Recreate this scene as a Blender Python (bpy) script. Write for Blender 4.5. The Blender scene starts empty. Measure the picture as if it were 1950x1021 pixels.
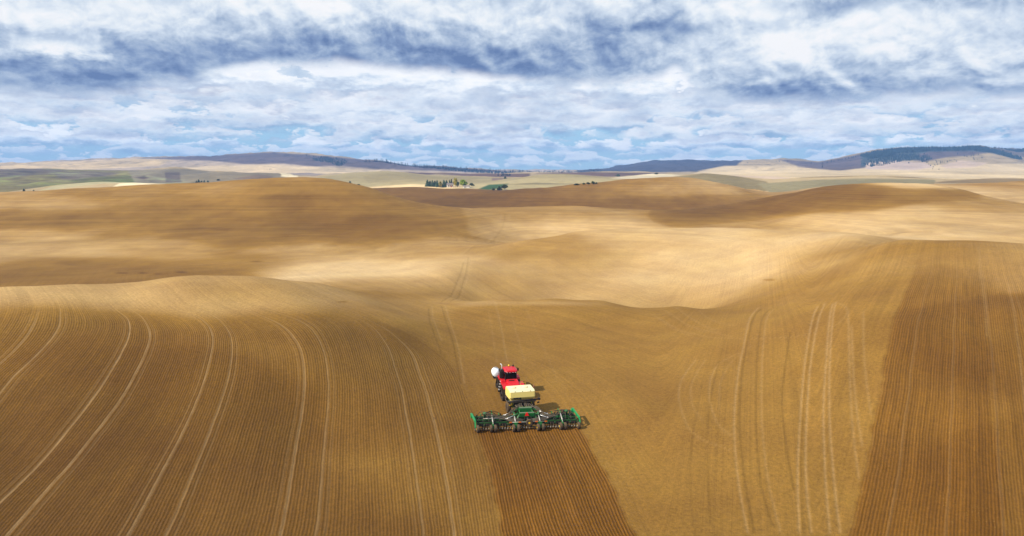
import bpy, bmesh, math, random
import numpy as np
from mathutils import Vector, Matrix
R = math.radians
SC = bpy.context.scene
COL = SC.collection

# ------------------------------------------------------------------ camera
CAM_H, PITCH, FOC = 28.0, R(8.25), 1300.0      # metres above the field by the tractor, radians, pixels of a 1950 px wide frame
cam = bpy.data.cameras.new('camera')
cam.sensor_width, cam.lens = 36.0, FOC / 1950 * 36.0
cam.clip_start, cam.clip_end = 0.5, 60000
cam_o = bpy.data.objects.new('camera', cam)
cam_o.location, cam_o.rotation_euler = (0, 0, CAM_H), (R(90) - PITCH, 0, 0)
COL.objects.link(cam_o); SC.camera = cam_o
SC.render.resolution_x, SC.render.resolution_y = 1024, 536
SC.view_settings.view_transform, SC.view_settings.look = 'Standard', 'None'
SC.view_settings.exposure, SC.view_settings.gamma = 0.28, 1.0
SC.view_settings.use_curve_mapping = False
SC.cycles.use_denoising = True
SC.cycles.max_bounces = 6
SC.cycles.transparent_max_bounces = 12
SC.cycles.volume_bounces = 0

# ------------------------------------------------------------------ sun and sky
SUN_EL, SUN_AZ = R(38), R(-112)                 # azimuth clockwise from +Y: from the left, a little behind
SUN = Vector((math.sin(SUN_AZ) * math.cos(SUN_EL), math.cos(SUN_AZ) * math.cos(SUN_EL), math.sin(SUN_EL)))
sl = bpy.data.lights.new('sun', 'SUN')
sl.energy, sl.angle, sl.color = 4.8, R(1.0), (1.0, 0.91, 0.77)
so = bpy.data.objects.new('sun', sl); COL.objects.link(so)
so.rotation_euler = SUN.to_track_quat('Z', 'Y').to_euler()

class NT:
    """small helper for building node trees"""
    def __init__(s, tree):
        s.t = tree; s.n = tree.nodes; s.l = tree.links
    def new(s, kind, **kw):
        n = s.n.new(kind)
        for k, v in kw.items(): setattr(n, k, v)
        return n
    def put(s, sock, v):
        if hasattr(v, 'is_output'): s.l.new(v, sock)
        elif v is not None: sock.default_value = v
    def m(s, op, a, b=None, c=None, clamp=False):
        n = s.new('ShaderNodeMath', operation=op, use_clamp=clamp)
        s.put(n.inputs[0], a); s.put(n.inputs[1], b); s.put(n.inputs[2], c)
        return n.outputs[0]
    def sm(s, x, lo, hi, a=0.0, b=1.0):
        n = s.new('ShaderNodeMapRange', interpolation_type='SMOOTHSTEP')
        for i, v in enumerate((x, lo, hi, a, b)): s.put(n.inputs[i], v)
        return n.outputs[0]
    def lin(s, x, lo, hi, a=0.0, b=1.0):
        n = s.new('ShaderNodeMapRange')
        for i, v in enumerate((x, lo, hi, a, b)): s.put(n.inputs[i], v)
        return n.outputs[0]
    def xyz(s, x, y, z=0.0):
        n = s.new('ShaderNodeCombineXYZ')
        for i, v in enumerate((x, y, z)): s.put(n.inputs[i], v)
        return n.outputs[0]
    def sep(s, v):
        n = s.new('ShaderNodeSeparateXYZ'); s.put(n.inputs[0], v); return n.outputs
    def noise(s, vec, scale, detail=3.0, rough=0.5, dist=0.0, out='Fac'):
        n = s.new('ShaderNodeTexNoise')
        s.put(n.inputs['Vector'], vec); n.inputs['Scale'].default_value = scale
        n.inputs['Detail'].default_value = detail; n.inputs['Roughness'].default_value = rough
        n.inputs['Distortion'].default_value = dist
        return n.outputs[out]
    def mix(s, f, a, b, mode='MIX'):
        n = s.new('ShaderNodeMix', data_type='RGBA', blend_type=mode)
        s.put(n.inputs[0], f)
        for i, v in ((6, a), (7, b)):
            if isinstance(v, (tuple, list)): v = (*v, 1.0)[:4]
            s.put(n.inputs[i], v)
        return n.outputs[2]
    def attr(s, name, out='Fac'):
        n = s.new('ShaderNodeAttribute', attribute_name=name); return n.outputs[out]

def sky_te(u, v):
    """photo pixel (1950 wide) -> horizontal slope x/y and vertical slope z/y of the ray"""
    x, yu = (u - 975.0) / FOC, -(v - 510.5) / FOC
    f = math.cos(PITCH) + yu * math.sin(PITCH)
    return x / f, (yu * math.cos(PITCH) - math.sin(PITCH)) / f

world = bpy.data.worlds.new('World'); SC.world = world; world.use_nodes = True
W = NT(world.node_tree); W.n.clear()
sky = W.new('ShaderNodeTexSky', sky_type='NISHITA', sun_disc=False)
sky.sun_elevation, sky.sun_rotation = SUN_EL, SUN_AZ
sky.altitude, sky.air_density, sky.dust_density, sky.ozone_density = 800, 1.0, 0.6, 2.0
#WORLD_BEGIN
dirn = W.new('ShaderNodeTexCoord').outputs['Generated']
dx_, dy_, dz_ = W.sep(dirn)
hyp = W.m('SQRT', W.m('ADD', W.m('MULTIPLY', dx_, dx_), W.m('MULTIPLY', dy_, dy_)))
az = W.m('ARCTAN2', dx_, dy_)
el = W.m('DIVIDE', dz_, W.m('MAXIMUM', hyp, 1e-4))                # slope above the horizon
elc = W.m('MINIMUM', W.m('MAXIMUM', el, 0.0), 3.0)
def lin3(*c): return tuple((x / 255 / 12.92) if x / 255 <= .04045 else ((x / 255 + .055) / 1.055) ** 2.4 for x in c)
def az_el(u, v):
    t, e = sky_te(u, v); return math.atan(t), e / math.hypot(1, t)
def cloud_colour(b):
    rmp = W.new('ShaderNodeValToRGB'); W.put(rmp.inputs[0], b); els = rmp.color_ramp.elements
    els[0].position, els[0].color = 0.0, (*lin3(104, 128, 172), 1)
    els[1].position, els[1].color = 1.0, (*lin3(254, 254, 255), 1)
    for p_, c in ((.2, (138, 160, 196)), (.42, (178, 195, 218)), (.64, (214, 226, 240)), (.82, (240, 246, 251))):
        e_ = els.new(p_); e_.color = (*lin3(*c), 1)
    return rmp.outputs[0]
EXPO = SC.view_settings.exposure
STR = 0.12
gain = 2 ** -EXPO / STR
blue = W.mix(W.sm(el, .0, .14), (*lin3(180, 224, 247), 1), (*lin3(128, 192, 240), 1))
col = W.mix(.15, W.mix(1.0, blue, (gain,) * 3, 'MULTIPLY'), sky.outputs[0])   # clear air between the clouds
veil = W.m('MULTIPLY', W.sm(el, .045, .105), .85)
col = W.mix(veil, col, W.mix(1.0, cloud_colour(W.lin(W.noise(W.xyz(W.m('MULTIPLY', az, 14.0), W.m('MULTIPLY', el, 30.0), 4.0), 1.0, 5, .6), .3, .7, .36, .98)), (gain,) * 3, 'MULTIPLY'))
# rows of flat-based cumulus, small and close-packed near the horizon, larger higher up: (base slope, height, scale, cover, seed)
wrp = W.noise(W.xyz(W.m('MULTIPLY', az, 22.0), W.m('MULTIPLY', el, 60.0), 9.0), 1.0, 5, .6)
ROWS = [(.004, .008, 38, .44, 11), (.010, .010, 34, .46, 1), (.020, .013, 28, .46, 2), (.031, .016, 24, .42, 3), (.043, .020, 20, .42, 4), (.056, .024, 17, .38, 5), (.071, .029, 14, .35, 6), (.088, .034, 12, .34, 7), (.106, .040, 10.5, .34, 8)]
for eb, h, f, cv, sd in ROWS:
    base = W.m('ADD', W.m('MULTIPLY', W.m('SUBTRACT', wrp, .5), h * 1.8), eb)
    y = W.m('DIVIDE', W.m('SUBTRACT', el, base), h)
    pv = W.xyz(W.m('MULTIPLY', az, f * 1.25), W.m('MULTIPLY', el, f * 2.6), sd * 7.3)
    n = W.noise(pv, 1.0, 6, .60, .25)
    c = W.noise(W.xyz(W.m('MULTIPLY', az, f * .42), sd * 3.1, 0.0), 1.0, 2, .5)
    H = W.m('MULTIPLY', W.sm(c, cv - .12, cv + .20), 1.35)
    d = W.m('SUBTRACT', W.m('MULTIPLY_ADD', W.m('SUBTRACT', n, .5), 3.4, H), y)
    a = W.m('MULTIPLY', W.sm(d, .0, .22), W.m('MULTIPLY', W.sm(y, -.45, .25), W.sm(H, .05, .3)))
    lum = W.m('SUBTRACT', W.m('ADD', 1.19 + (.04 if eb > .05 else 0), W.m('MULTIPLY', W.m('SUBTRACT', n, .5), 2.5)), W.m('MULTIPLY', W.sm(d, .15, 1.5), .34))
    lum = W.m('SUBTRACT', lum, W.m('MULTIPLY', W.sm(y, .75, -.2), .58))
    col = W.mix(W.m('MULTIPLY', a, .62 if eb < .03 else .84), col, W.mix(1.0, cloud_colour(lum), (gain * (1.22 if eb < .04 else 1.08),) * 3, 'MULTIPLY'))
# the heavy deck higher up: its dark, level base edge as it runs across the sky
edge_r = W.new('ShaderNodeValToRGB'); edge_r.color_ramp.interpolation = 'B_SPLINE'
W.put(edge_r.inputs[0], W.lin(az, -.75, .75))
EDGE = [(-200, 178), (0, 176), (130, 186), (240, 184), (300, 158), (370, 168), (440, 130), (580, 132), (640, 122), (760, 138), (880, 140), (1000, 160), (1130, 166), (1260, 160), (1290, 120), (1320, 178), (1400, 196), (1560, 202), (1700, 186), (1830, 188), (2150, 192)]
stops = [((az_el(u, v)[0] + .75) / 1.5, az_el(u, v)[1] * 5) for u, v in EDGE]
els = edge_r.color_ramp.elements
while len(els) < len(stops): els.new(.5)
for e_, (p_, k) in zip(els, stops): e_.position, e_.color = p_, (k, k, k, 1)
edge_el = W.m('MULTIPLY', W.sep(edge_r.outputs[0])[0], .2)
dq = W.xyz(W.m('MULTIPLY', az, 6.0), W.m('MULTIPLY', W.m('LOGARITHM', W.m('ADD', elc, .10), math.e), 2.3), 2.0)
def shift(dx, dy):
    n = W.new('ShaderNodeVectorMath', operation='ADD'); W.put(n.inputs[0], dq); n.inputs[1].default_value = (dx, dy, 0); return n.outputs[0]
nb = W.noise(dq, 1.15, 5, .5, .3); nb1 = W.noise(shift(.05, .16), 1.15, 5, .5, .3)
nf = W.noise(dq, 3.6, 5, .58, .25); nf1 = W.noise(shift(.035, .075), 3.6, 5, .58, .25)
up = W.m('SUBTRACT', W.m('ADD', el, W.m('MULTIPLY', W.m('SUBTRACT', nf, .5), .022)), edge_el)
deck = W.sm(up, -.006, .016)
waz = W.m('ADD', az, W.m('MULTIPLY', W.m('SUBTRACT', nb, .5), .16)); wel = W.m('ADD', el, W.m('MULTIPLY', W.m('SUBTRACT', nf, .5), .040))
def patch(u, v, ru, rv, amt, total):
    a, e = az_el(u, v)
    x = W.m('MULTIPLY', W.m('SUBTRACT', waz, a), FOC / ru); y = W.m('MULTIPLY', W.m('SUBTRACT', wel, e), FOC / rv)
    d2 = W.m('ADD', W.m('MULTIPLY', x, x), W.m('MULTIPLY', y, y))
    return W.m('MULTIPLY_ADD', W.m('EXPONENT', W.m('MULTIPLY', d2, -1.0)), amt, total)
lum = 0.0
for p_ in [(60,150,230,40,-.22),(200,120,120,30,-.14),(480,95,200,40,-.15),(820,85,190,42,-.22),(1050,120,220,36,-.22),(1230,50,100,24,-.28),(1620,0,80,14,-.3),(1500,178,200,22,-.16),(1780,160,220,30,-.14),(1690,122,70,9,-.2),(400,110,120,20,-.12),(660,110,80,20,-.10),
           (130,98,44,12,.55),(465,140,60,22,.55),(560,6,260,24,.20),(1540,58,80,48,.26),(1715,60,75,52,.30),(1330,120,80,50,.20),(1480,95,60,30,.25),(90,8,170,24,.14),(1410,30,90,40,.10),(1885,100,80,50,.22),(250,60,90,22,.12),(980,50,60,25,.12),(1940,20,80,30,-.12),(700,30,80,26,.15)]:
    lum = patch(*p_, lum)
dl = W.m('ADD', W.m('ADD', W.sm(up, -.005, .12, .46, .62), lum), W.m('MULTIPLY', W.m('SUBTRACT', nb, nb1), 1.5))
dl = W.m('ADD', dl, W.m('MULTIPLY', W.m('SUBTRACT', nf, nf1), 1.25))
# holes through which the blue shows
hole = 0.0
for p_ in [(706,182,18,10,.42),(690,200,30,10,.35),(1300,30,18,8,.35),(850,156,26,8,.5)]: hole = patch(*p_, hole)
deck = W.m('MULTIPLY', deck, W.sm(hole, .85, .20))
col = W.mix(deck, col, W.mix(1.0, cloud_colour(dl), (gain,) * 3, 'MULTIPLY'))
col = W.mix(W.sm(el, .30, .55), col, W.mix(1.0, cloud_colour(W.lin(nb, .3, .7, .25, .85)), (gain,) * 3, 'MULTIPLY'))
col = W.mix(W.sm(el, -.02, .0), (.3 * gain, .2 * gain, .1 * gain), col)
bg = W.new('ShaderNodeBackground'); W.put(bg.inputs[0], col); bg.inputs[1].default_value = STR
world.cycles.sampling_method = 'MANUAL'; world.cycles.sample_map_resolution = 256
#WORLD_END
W.l.new(bg.outputs[0], W.new('ShaderNodeOutputWorld').inputs[0])

# ------------------------------------------------------------------ the terrain as a height field
# surveyed points (u, v, Y): photo pixel and distance ahead of the camera in metres
def ue(u, v):
    u, v = np.asarray(u, float), np.asarray(v, float)
    x, yu = (u - 975.0) / FOC, -(v - 510.5) / FOC
    f = math.cos(PITCH) + yu * math.sin(PITCH)
    return x / f, (yu * math.cos(PITCH) - math.sin(PITCH)) / f
def uv_of(t, e):
    """inverse of ue"""
    c, s_ = math.cos(PITCH), math.sin(PITCH)
    yu = (e * c + s_) / (c - e * s_)
    f = c + yu * s_
    return 975.0 + t * f * FOC, 510.5 - yu * FOC

PTS = []
def row(v, *ps):
    for u, Y in ps: PTS.append((u, v, Y))
def line(*ps): PTS.extend(ps)
# foreground
row(1300, (-900, 32), (-300, 32), (300, 32), (975, 32), (1650, 32), (2300, 31), (2900, 30))
row(1021, (-900, 49), (-300, 49), (0, 49), (300, 49), (600, 49), (975, 49), (1300, 49), (1650, 49), (1950, 48), (2400, 47), (2900, 46))
row(800, (-700, 66), (0, 68), (300, 69), (600, 71), (820, 73), (975, 73.6), (1150, 73.3), (1300, 72), (1480, 69), (1650, 66), (1950, 64), (2500, 62))
row(700, (-500, 75), (0, 77), (200, 78), (400, 79), (600, 81), (800, 89), (900, 94), (975, 95), (1150, 95), (1300, 92), (1450, 86), (1650, 77), (1950, 74), (2400, 73))
row(620, (-400, 84), (0, 86), (200, 88), (400, 90), (600, 93), (750, 103), (850, 118), (975, 122), (1150, 122), (1300, 119), (1450, 106), (1650, 88), (1800, 85), (1950, 84), (2400, 82))
row(577, (-300, 91), (0, 93), (250, 98), (450, 100), (650, 112), (780, 138), (1510, 121), (1650, 98), (1800, 93), (1950, 92), (2400, 90))
line((-600, 560, 101), (-300, 555, 103), (0, 548, 106), (150, 542, 109), (350, 530, 114), (480, 530, 116), (600, 540, 130), (700, 548, 160))   # left shoulder crest
line((-300, 575, 130), (0, 566, 132), (200, 556, 140), (400, 545, 148), (520, 545, 148), (620, 546, 150))
line((880, 574, 150), (950, 571, 152), (1050, 571, 152), (1150, 574, 150), (1290, 583, 144), (1430, 583, 134))          # swale crest past the tractor
line((920, 581, 168), (1050, 592, 168), (1200, 594, 165), (1320, 597, 160))
# valley behind, and the lit spur beyond the swale
line((-400, 545, 190), (0, 538, 190), (200, 528, 195), (350, 523, 200), (550, 520, 205), (700, 522, 200), (800, 528, 190), (860, 520, 195), (890, 492, 228))
line((-400, 515, 220), (0, 512, 225), (200, 507, 235), (400, 500, 240), (600, 497, 240), (750, 502, 225))
line((1000, 540, 195), (1000, 500, 220), (1200, 500, 222), (1200, 545, 192), (1350, 550, 180), (1400, 500, 205), (1500, 540, 150), (1520, 490, 180), (1600, 530, 130), (1600, 490, 155), (1640, 475, 158))
line((910, 474, 250), (1000, 456, 262), (1100, 441, 268), (1180, 434.5, 272), (1250, 433, 272), (1350, 432, 268), (1450, 434, 255), (1550, 441, 230), (1620, 450, 195))   # spur crest
line((1000, 474, 310), (1100, 460, 315), (1250, 450, 320), (1400, 450, 310), (1550, 460, 280))
# right hill
line((1700, 460, 150), (1800, 463, 138), (1870, 463, 135), (1950, 467, 133), (2300, 480, 130), (2700, 495, 128))
line((1700, 470, 178), (1800, 481, 180), (1950, 490, 175), (2300, 505, 165))
row(490, (1700, 133), (1750, 128), (1870, 122), (1950, 120), (2300, 117))
row(530, (1700, 113), (1870, 108), (1950, 106), (2300, 103))
# big left hill
row(460, (-400, 290), (0, 295), (200, 300), (400, 300), (600, 305), (800, 290))
row(415, (0, 355), (200, 360), (400, 365), (600, 365), (750, 360), (850, 370))
line((-500, 378, 470), (-250, 372, 470), (0, 367, 470), (150, 361, 460), (260, 355, 455), (360, 350, 455), (420, 346, 452), (480, 343, 450), (540, 340.5, 450), (600, 339, 450), (640, 342, 448), (670, 348, 445), (700, 356, 442), (760, 376, 440), (830, 391.5, 440), (880, 396.5, 455))
line((-400, 400, 600), (0, 393, 600), (200, 385, 590), (400, 375, 580), (550, 370, 580), (650, 378, 560), (750, 395, 550))
# saddle
line((950, 398, 480), (1000, 396, 485), (1100, 393, 485), (1200, 397, 480))
line((950, 440, 360), (1020, 430, 385), (1100, 422, 395), (1200, 413, 410))
line((900, 414, 560), (1000, 412, 560), (1100, 411, 560), (1240, 413, 560))
# right middle hill
line((1240, 400, 480), (1350, 393, 470), (1420, 384, 460), (1480, 373, 450), (1560, 357, 430), (1640, 349, 420), (1700, 347.5, 415), (1760, 350, 410), (1830, 360, 400), (1900, 378, 395), (1950, 387, 390), (2150, 395, 385), (2500, 400, 380))
line((1600, 400, 352), (1800, 400, 338), (1950, 420, 300), (1700, 448, 262), (1850, 455, 240), (1300, 426, 375), (1500, 425, 345), (1450, 405, 400), (2300, 430, 270))
line((1350, 410, 560), (1480, 395, 550), (1600, 378, 520), (1700, 372, 500), (1800, 378, 480), (1950, 397, 440), (2300, 410, 430))
# brown hills beyond the saddle
line((600, 366, 760), (715, 358, 800), (800, 357, 800), (880, 359, 780), (930, 362, 750))
line((780, 384, 640), (900, 385, 650), (1000, 384, 640), (1150, 380, 630), (1300, 385, 610), (1400, 388, 600))
line((960, 362.5, 725), (1000, 359, 720), (1100, 349, 720), (1200, 341, 720), (1260, 338, 720), (1320, 339, 715), (1400, 354, 690), (1480, 372, 660))
line((1000, 372, 820), (1150, 362, 830), (1260, 353, 830), (1340, 355, 820), (1420, 370, 780), (720, 368, 900), (830, 366, 890))
# bright field right, behind the middle hill
line((1600, 360, 600), (1720, 350, 630), (1800, 349, 640), (1950, 346, 650), (2200, 345, 650), (1900, 370, 530), (2000, 385, 490))
line((1750, 358, 740), (1950, 356, 760), (2250, 356, 760))
# olive hills
line((1290, 337, 1000), (1340, 331, 1000), (1400, 336, 990), (1450, 345, 960), (1500, 347, 900), (1560, 343, 910), (1640, 341.5, 920), (1750, 342, 930), (1480, 366, 790), (1560, 352, 800))
line((1530, 340, 1150), (1570, 337, 1150), (1640, 336, 1150), (1730, 338, 1150), (1790, 345, 1130), (1870, 341, 1000), (1950, 340, 1000), (2250, 340, 1000))
line((1350, 343, 1200), (1500, 345, 1250), (1650, 343, 1300), (1800, 347, 1300), (1950, 347, 1300))
line((1400, 336, 1600), (1500, 336, 1700), (1600, 334, 1700), (1700, 334, 1700), (1800, 339, 1600), (1950, 338, 1600), (2250, 338, 1600))
# left greens and the pale hill
line((-300, 322, 2000), (0, 323, 2000), (60, 321, 2000), (150, 325, 1900), (250, 327, 1800), (330, 323, 1800), (400, 329, 1700), (500, 331, 1700))
line((-300, 345, 1250), (0, 345, 1300), (100, 347, 1250), (200, 347, 1300), (300, 341, 1400), (0, 358, 1000), (400, 342, 1300), (500, 340, 1300))
line((60, 362, 820), (110, 353, 850), (190, 346.5, 860), (250, 348, 840), (330, 350, 800), (360, 351, 780), (-300, 380, 800))
line((100, 366, 950), (250, 361, 950), (350, 362, 900), (450, 355, 950))
line((-300, 332, 2500), (0, 331, 2500), (200, 331, 2500), (350, 331, 2300), (450, 334, 2200))
# middle distance round the farm
line((560, 342, 1350), (620, 335, 1480), (680, 328.5, 1500), (740, 326, 1500), (800, 333, 1500), (860, 335, 1550), (920, 338, 1500))
line((600, 350, 1050), (700, 346, 1150), (770, 350, 1050), (820, 355.5, 1000), (870, 354.5, 980), (900, 356.5, 960), (960, 357, 900), (860, 346, 1250))
line((900, 350, 1150), (960, 346, 1230), (1010, 336.5, 1250), (1060, 332.5, 1250), (1120, 335, 1250), (1170, 341, 1200), (1050, 352, 950), (1150, 347, 980))
line((1180, 337, 1450), (1240, 331, 1500), (1290, 333, 1450))
line((600, 337, 1900), (740, 336, 1900), (860, 340, 1850), (1000, 341, 1700), (1100, 341, 1700), (1250, 338, 1800))
line((560, 331, 2300), (650, 330, 2400), (760, 329, 2400), (850, 330.5, 2400), (950, 332, 2400), (1050, 330, 2400), (1150, 329, 2400), (1230, 330, 2300))
line((700, 334, 2800), (900, 336, 2800), (1100, 333, 2900), (1250, 333, 2800))
# far mountains
line((-300, 318, 4500), (0, 315, 4500), (100, 312, 4500), (200, 306, 4400), (260, 303, 4300), (350, 300, 4200), (450, 296, 4100), (520, 293, 4000), (580, 294.5, 4000), (640, 301, 4000), (700, 308, 4000), (800, 317, 4000), (900, 323, 4000), (980, 328, 4200))
line((0, 322, 3000), (150, 320, 3000), (300, 318, 3000), (420, 313, 3100), (520, 312, 3100), (620, 316, 3000), (720, 319, 3000), (820, 325, 3100), (500, 324, 2500), (300, 326, 2500))
line((0, 325, 5400), (250, 318, 5400), (500, 310, 5300), (700, 320, 5300), (900, 329, 5200))
line((1140, 328, 5200), (1200, 315, 5000), (1240, 308, 5000), (1300, 307.5, 5000), (1380, 309.5, 4800), (1440, 308.5, 4400), (1480, 305, 4200), (1530, 307, 4200), (1560, 310.5, 4200), (1600, 303, 3900), (1650, 292, 3800), (1700, 284, 3800), (1750, 281.5, 3800), (1800, 282, 3800), (1855, 279.5, 3700), (1900, 287, 3700), (1950, 301, 3500), (2050, 312, 3300), (2300, 322, 3300))
line((1250, 325, 3600), (1350, 324, 3300), (1450, 323, 3000), (1550, 322, 2900), (1650, 318, 2800), (1770, 319, 2700), (1850, 309, 2800), (1950, 320, 2700), (1750, 300, 3200), (1680, 302, 3200), (1830, 297, 3200), (1600, 316, 3200))
line((1650, 330, 2200), (1800, 328, 2200), (1950, 329, 2200))
line((1200, 326, 6000), (1300, 322, 6000), (1450, 322, 5500), (1600, 318, 5300), (1750, 305, 5300), (1850, 300, 5200), (1930, 288, 4500), (2050, 289, 4400), (2300, 300, 4400))
for u in (-500, 0, 400, 800, 960, 1040, 1120, 1300, 1700, 2100, 2600):
    PTS.append((u, 325 + (2 if abs(u - 1040) > 120 else 0), 6150))
# ground beside and behind the frame
for u in (-2200, -1300, 3200, 4100):
    for v, Y in ((900, 55), (620, 88), (540, 125), (480, 220), (430, 320), (385, 470), (365, 700), (345, 1200), (330, 2400), (322, 4200), (328, 6100)):
        PTS.append((u, v, Y))

KT = 2.0
_p = np.array(PTS, float)
_t, _e = ue(_p[:, 0], _p[:, 1])
_Y = _p[:, 2]
_q = _e + CAM_H / _Y
def _tps_fit(X, f, lam=1e-4):
    n = len(X)
    d2 = ((X[:, None] - X[None]) ** 2).sum(-1)
    K = 0.5 * d2 * np.log(d2 + 1e-12) + lam * np.eye(n)
    P = np.c_[np.ones(n), X]
    A = np.block([[K, P], [P.T, np.zeros((P.shape[1],) * 2)]])
    return np.linalg.solve(A, np.r_[f, np.zeros(P.shape[1])])
def _tps_eval(X, w, Q, chunk=40000):
    n = len(X); out = np.empty(len(Q), np.float32)
    Xf, wf = X.astype(np.float32), w.astype(np.float32)
    for i in range(0, len(Q), chunk):
        q = Q[i:i + chunk].astype(np.float32)
        d2 = (q[:, :1] - Xf[:, 0]) ** 2 + (q[:, 1:2] - Xf[:, 1]) ** 2
        out[i:i + chunk] = (0.5 * d2 * np.log(d2 + 1e-12)) @ wf[:n] + wf[n] + q @ wf[n + 1:]
    return out
_X = np.c_[_t * KT, np.log(_Y)]
_w = _tps_fit(_X, _q)

def _hash(ix, iy, seed):
    h = (ix * 374761393 + iy * 668265263 + seed * 144269) & 0xffffffff
    h = ((h ^ (h >> 13)) * 1274126177) & 0xffffffff
    return (h ^ (h >> 16)) & 0xffff
def vnoise(x, y, seed=0):
    ix, iy = np.floor(x).astype(np.int64), np.floor(y).astype(np.int64)
    fx, fy = x - ix, y - iy
    def g(dx, dy):
        a = _hash(ix + dx, iy + dy, seed) * (2 * math.pi / 65536)
        return np.cos(a) * (fx - dx) + np.sin(a) * (fy - dy)
    sx, sy = fx ** 3 * (fx * (fx * 6 - 15) + 10), fy ** 3 * (fy * (fy * 6 - 15) + 10)
    a, b = g(0, 0) * (1 - sx) + g(1, 0) * sx, g(0, 1) * (1 - sx) + g(1, 1) * sx
    return (a * (1 - sy) + b * sy) * 1.5
def fbm(x, y, oct=4, seed=0, gain=0.5):
    s_, a = np.zeros_like(x), 1.0
    for k in range(oct):
        s_ += a * vnoise(x, y, seed + k * 17); x, y, a = x * 2.03, y * 2.03, a * gain
    return s_

NT_, NS_ = 1101, 900
_tc = np.r_[np.linspace(-2.0, -0.86, 60)[:-1], np.linspace(-0.86, 0.86, NT_ - 118), np.linspace(0.86, 2.0, 60)[1:]]
_sc = np.linspace(math.log(16), math.log(6300), NS_)
TT, SS = np.meshgrid(_tc, _sc, indexing='xy')              # rows: distance, columns: direction
YY = np.exp(SS); XX = TT * YY
ZZ = _tps_eval(_X, _w, np.c_[TT.ravel() * KT, SS.ravel()]).reshape(TT.shape).astype(float) * YY
# relief too fine for the survey points
_far = np.clip((np.log(YY) - math.log(1100)) / (math.log(3200) - math.log(1100)), 0, 1)
_mid = np.clip((np.log(YY) - math.log(160)) / (math.log(500) - math.log(160)), 0, 1) * (1 - 0.6 * _far)
_rid = fbm(XX / 420, YY / 520, 5, 3)
ZZ += _far * (23 * (0.42 - np.abs(_rid)) + 7 * fbm(XX / 170, YY / 230, 4, 40)) * np.clip(YY / 4000, .25, 1.0)
ZZ += _mid * 1.3 * fbm(XX / 90, YY / 110, 2, 9)
_fol = np.clip((np.log(YY) - math.log(850)) / .25, 0, 1) * np.clip((math.log(2300) - np.log(YY)) / .3, 0, 1) * np.clip((-TT - .20) / .12, 0, 1)
ZZ += _fol * 6.5 * fbm(XX / 130, YY / 210, 3, 808)
ZZ += 0.16 * fbm(XX / 17, YY / 17, 3, 5) * np.clip(YY / 60, .6, 1.5)
EE = (ZZ - CAM_H) / YY
UU, VV = uv_of(TT, EE)                                     # where each vertex shows in the photo

def ground_z(x, y):
    t, s_ = x / y, math.log(y)
    j = int(np.clip(np.searchsorted(_tc, t) - 1, 0, len(_tc) - 2)); a = (t - _tc[j]) / (_tc[j + 1] - _tc[j])
    ds = _sc[1] - _sc[0]; i = int(np.clip((s_ - _sc[0]) / ds, 0, NS_ - 2)); b = (s_ - _sc[0]) / ds - i
    return float((ZZ[i, j] * (1 - a) + ZZ[i, j + 1] * a) * (1 - b) + (ZZ[i + 1, j] * (1 - a) + ZZ[i + 1, j + 1] * a) * b)
def spot(u, v, ymin=20.0):
    """first ground point the pixel's ray meets beyond ymin"""
    t, e = (float(k) for k in ue(u, v))
    j = int(np.clip(np.searchsorted(_tc, t) - 1, 0, len(_tc) - 2)); a = (t - _tc[j]) / (_tc[j + 1] - _tc[j])
    prof = EE[:, j] * (1 - a) + EE[:, j + 1] * a
    i0 = int(np.searchsorted(_sc, math.log(ymin)))
    k = np.nonzero(prof[i0:] >= e)[0]
    if len(k) == 0: i = i0 + int(np.argmax(prof[i0:])); b = 0.0
    else:
        i = i0 + int(k[0])
        b = 0.0 if i == 0 or prof[i] == prof[i - 1] or k[0] == 0 else (e - prof[i]) / (prof[i] - prof[i - 1])
    Y = math.exp(_sc[i] + b * (_sc[1] - _sc[0]))
    x = t * Y
    return Vector((x, Y, ground_z(x, Y)))

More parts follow.
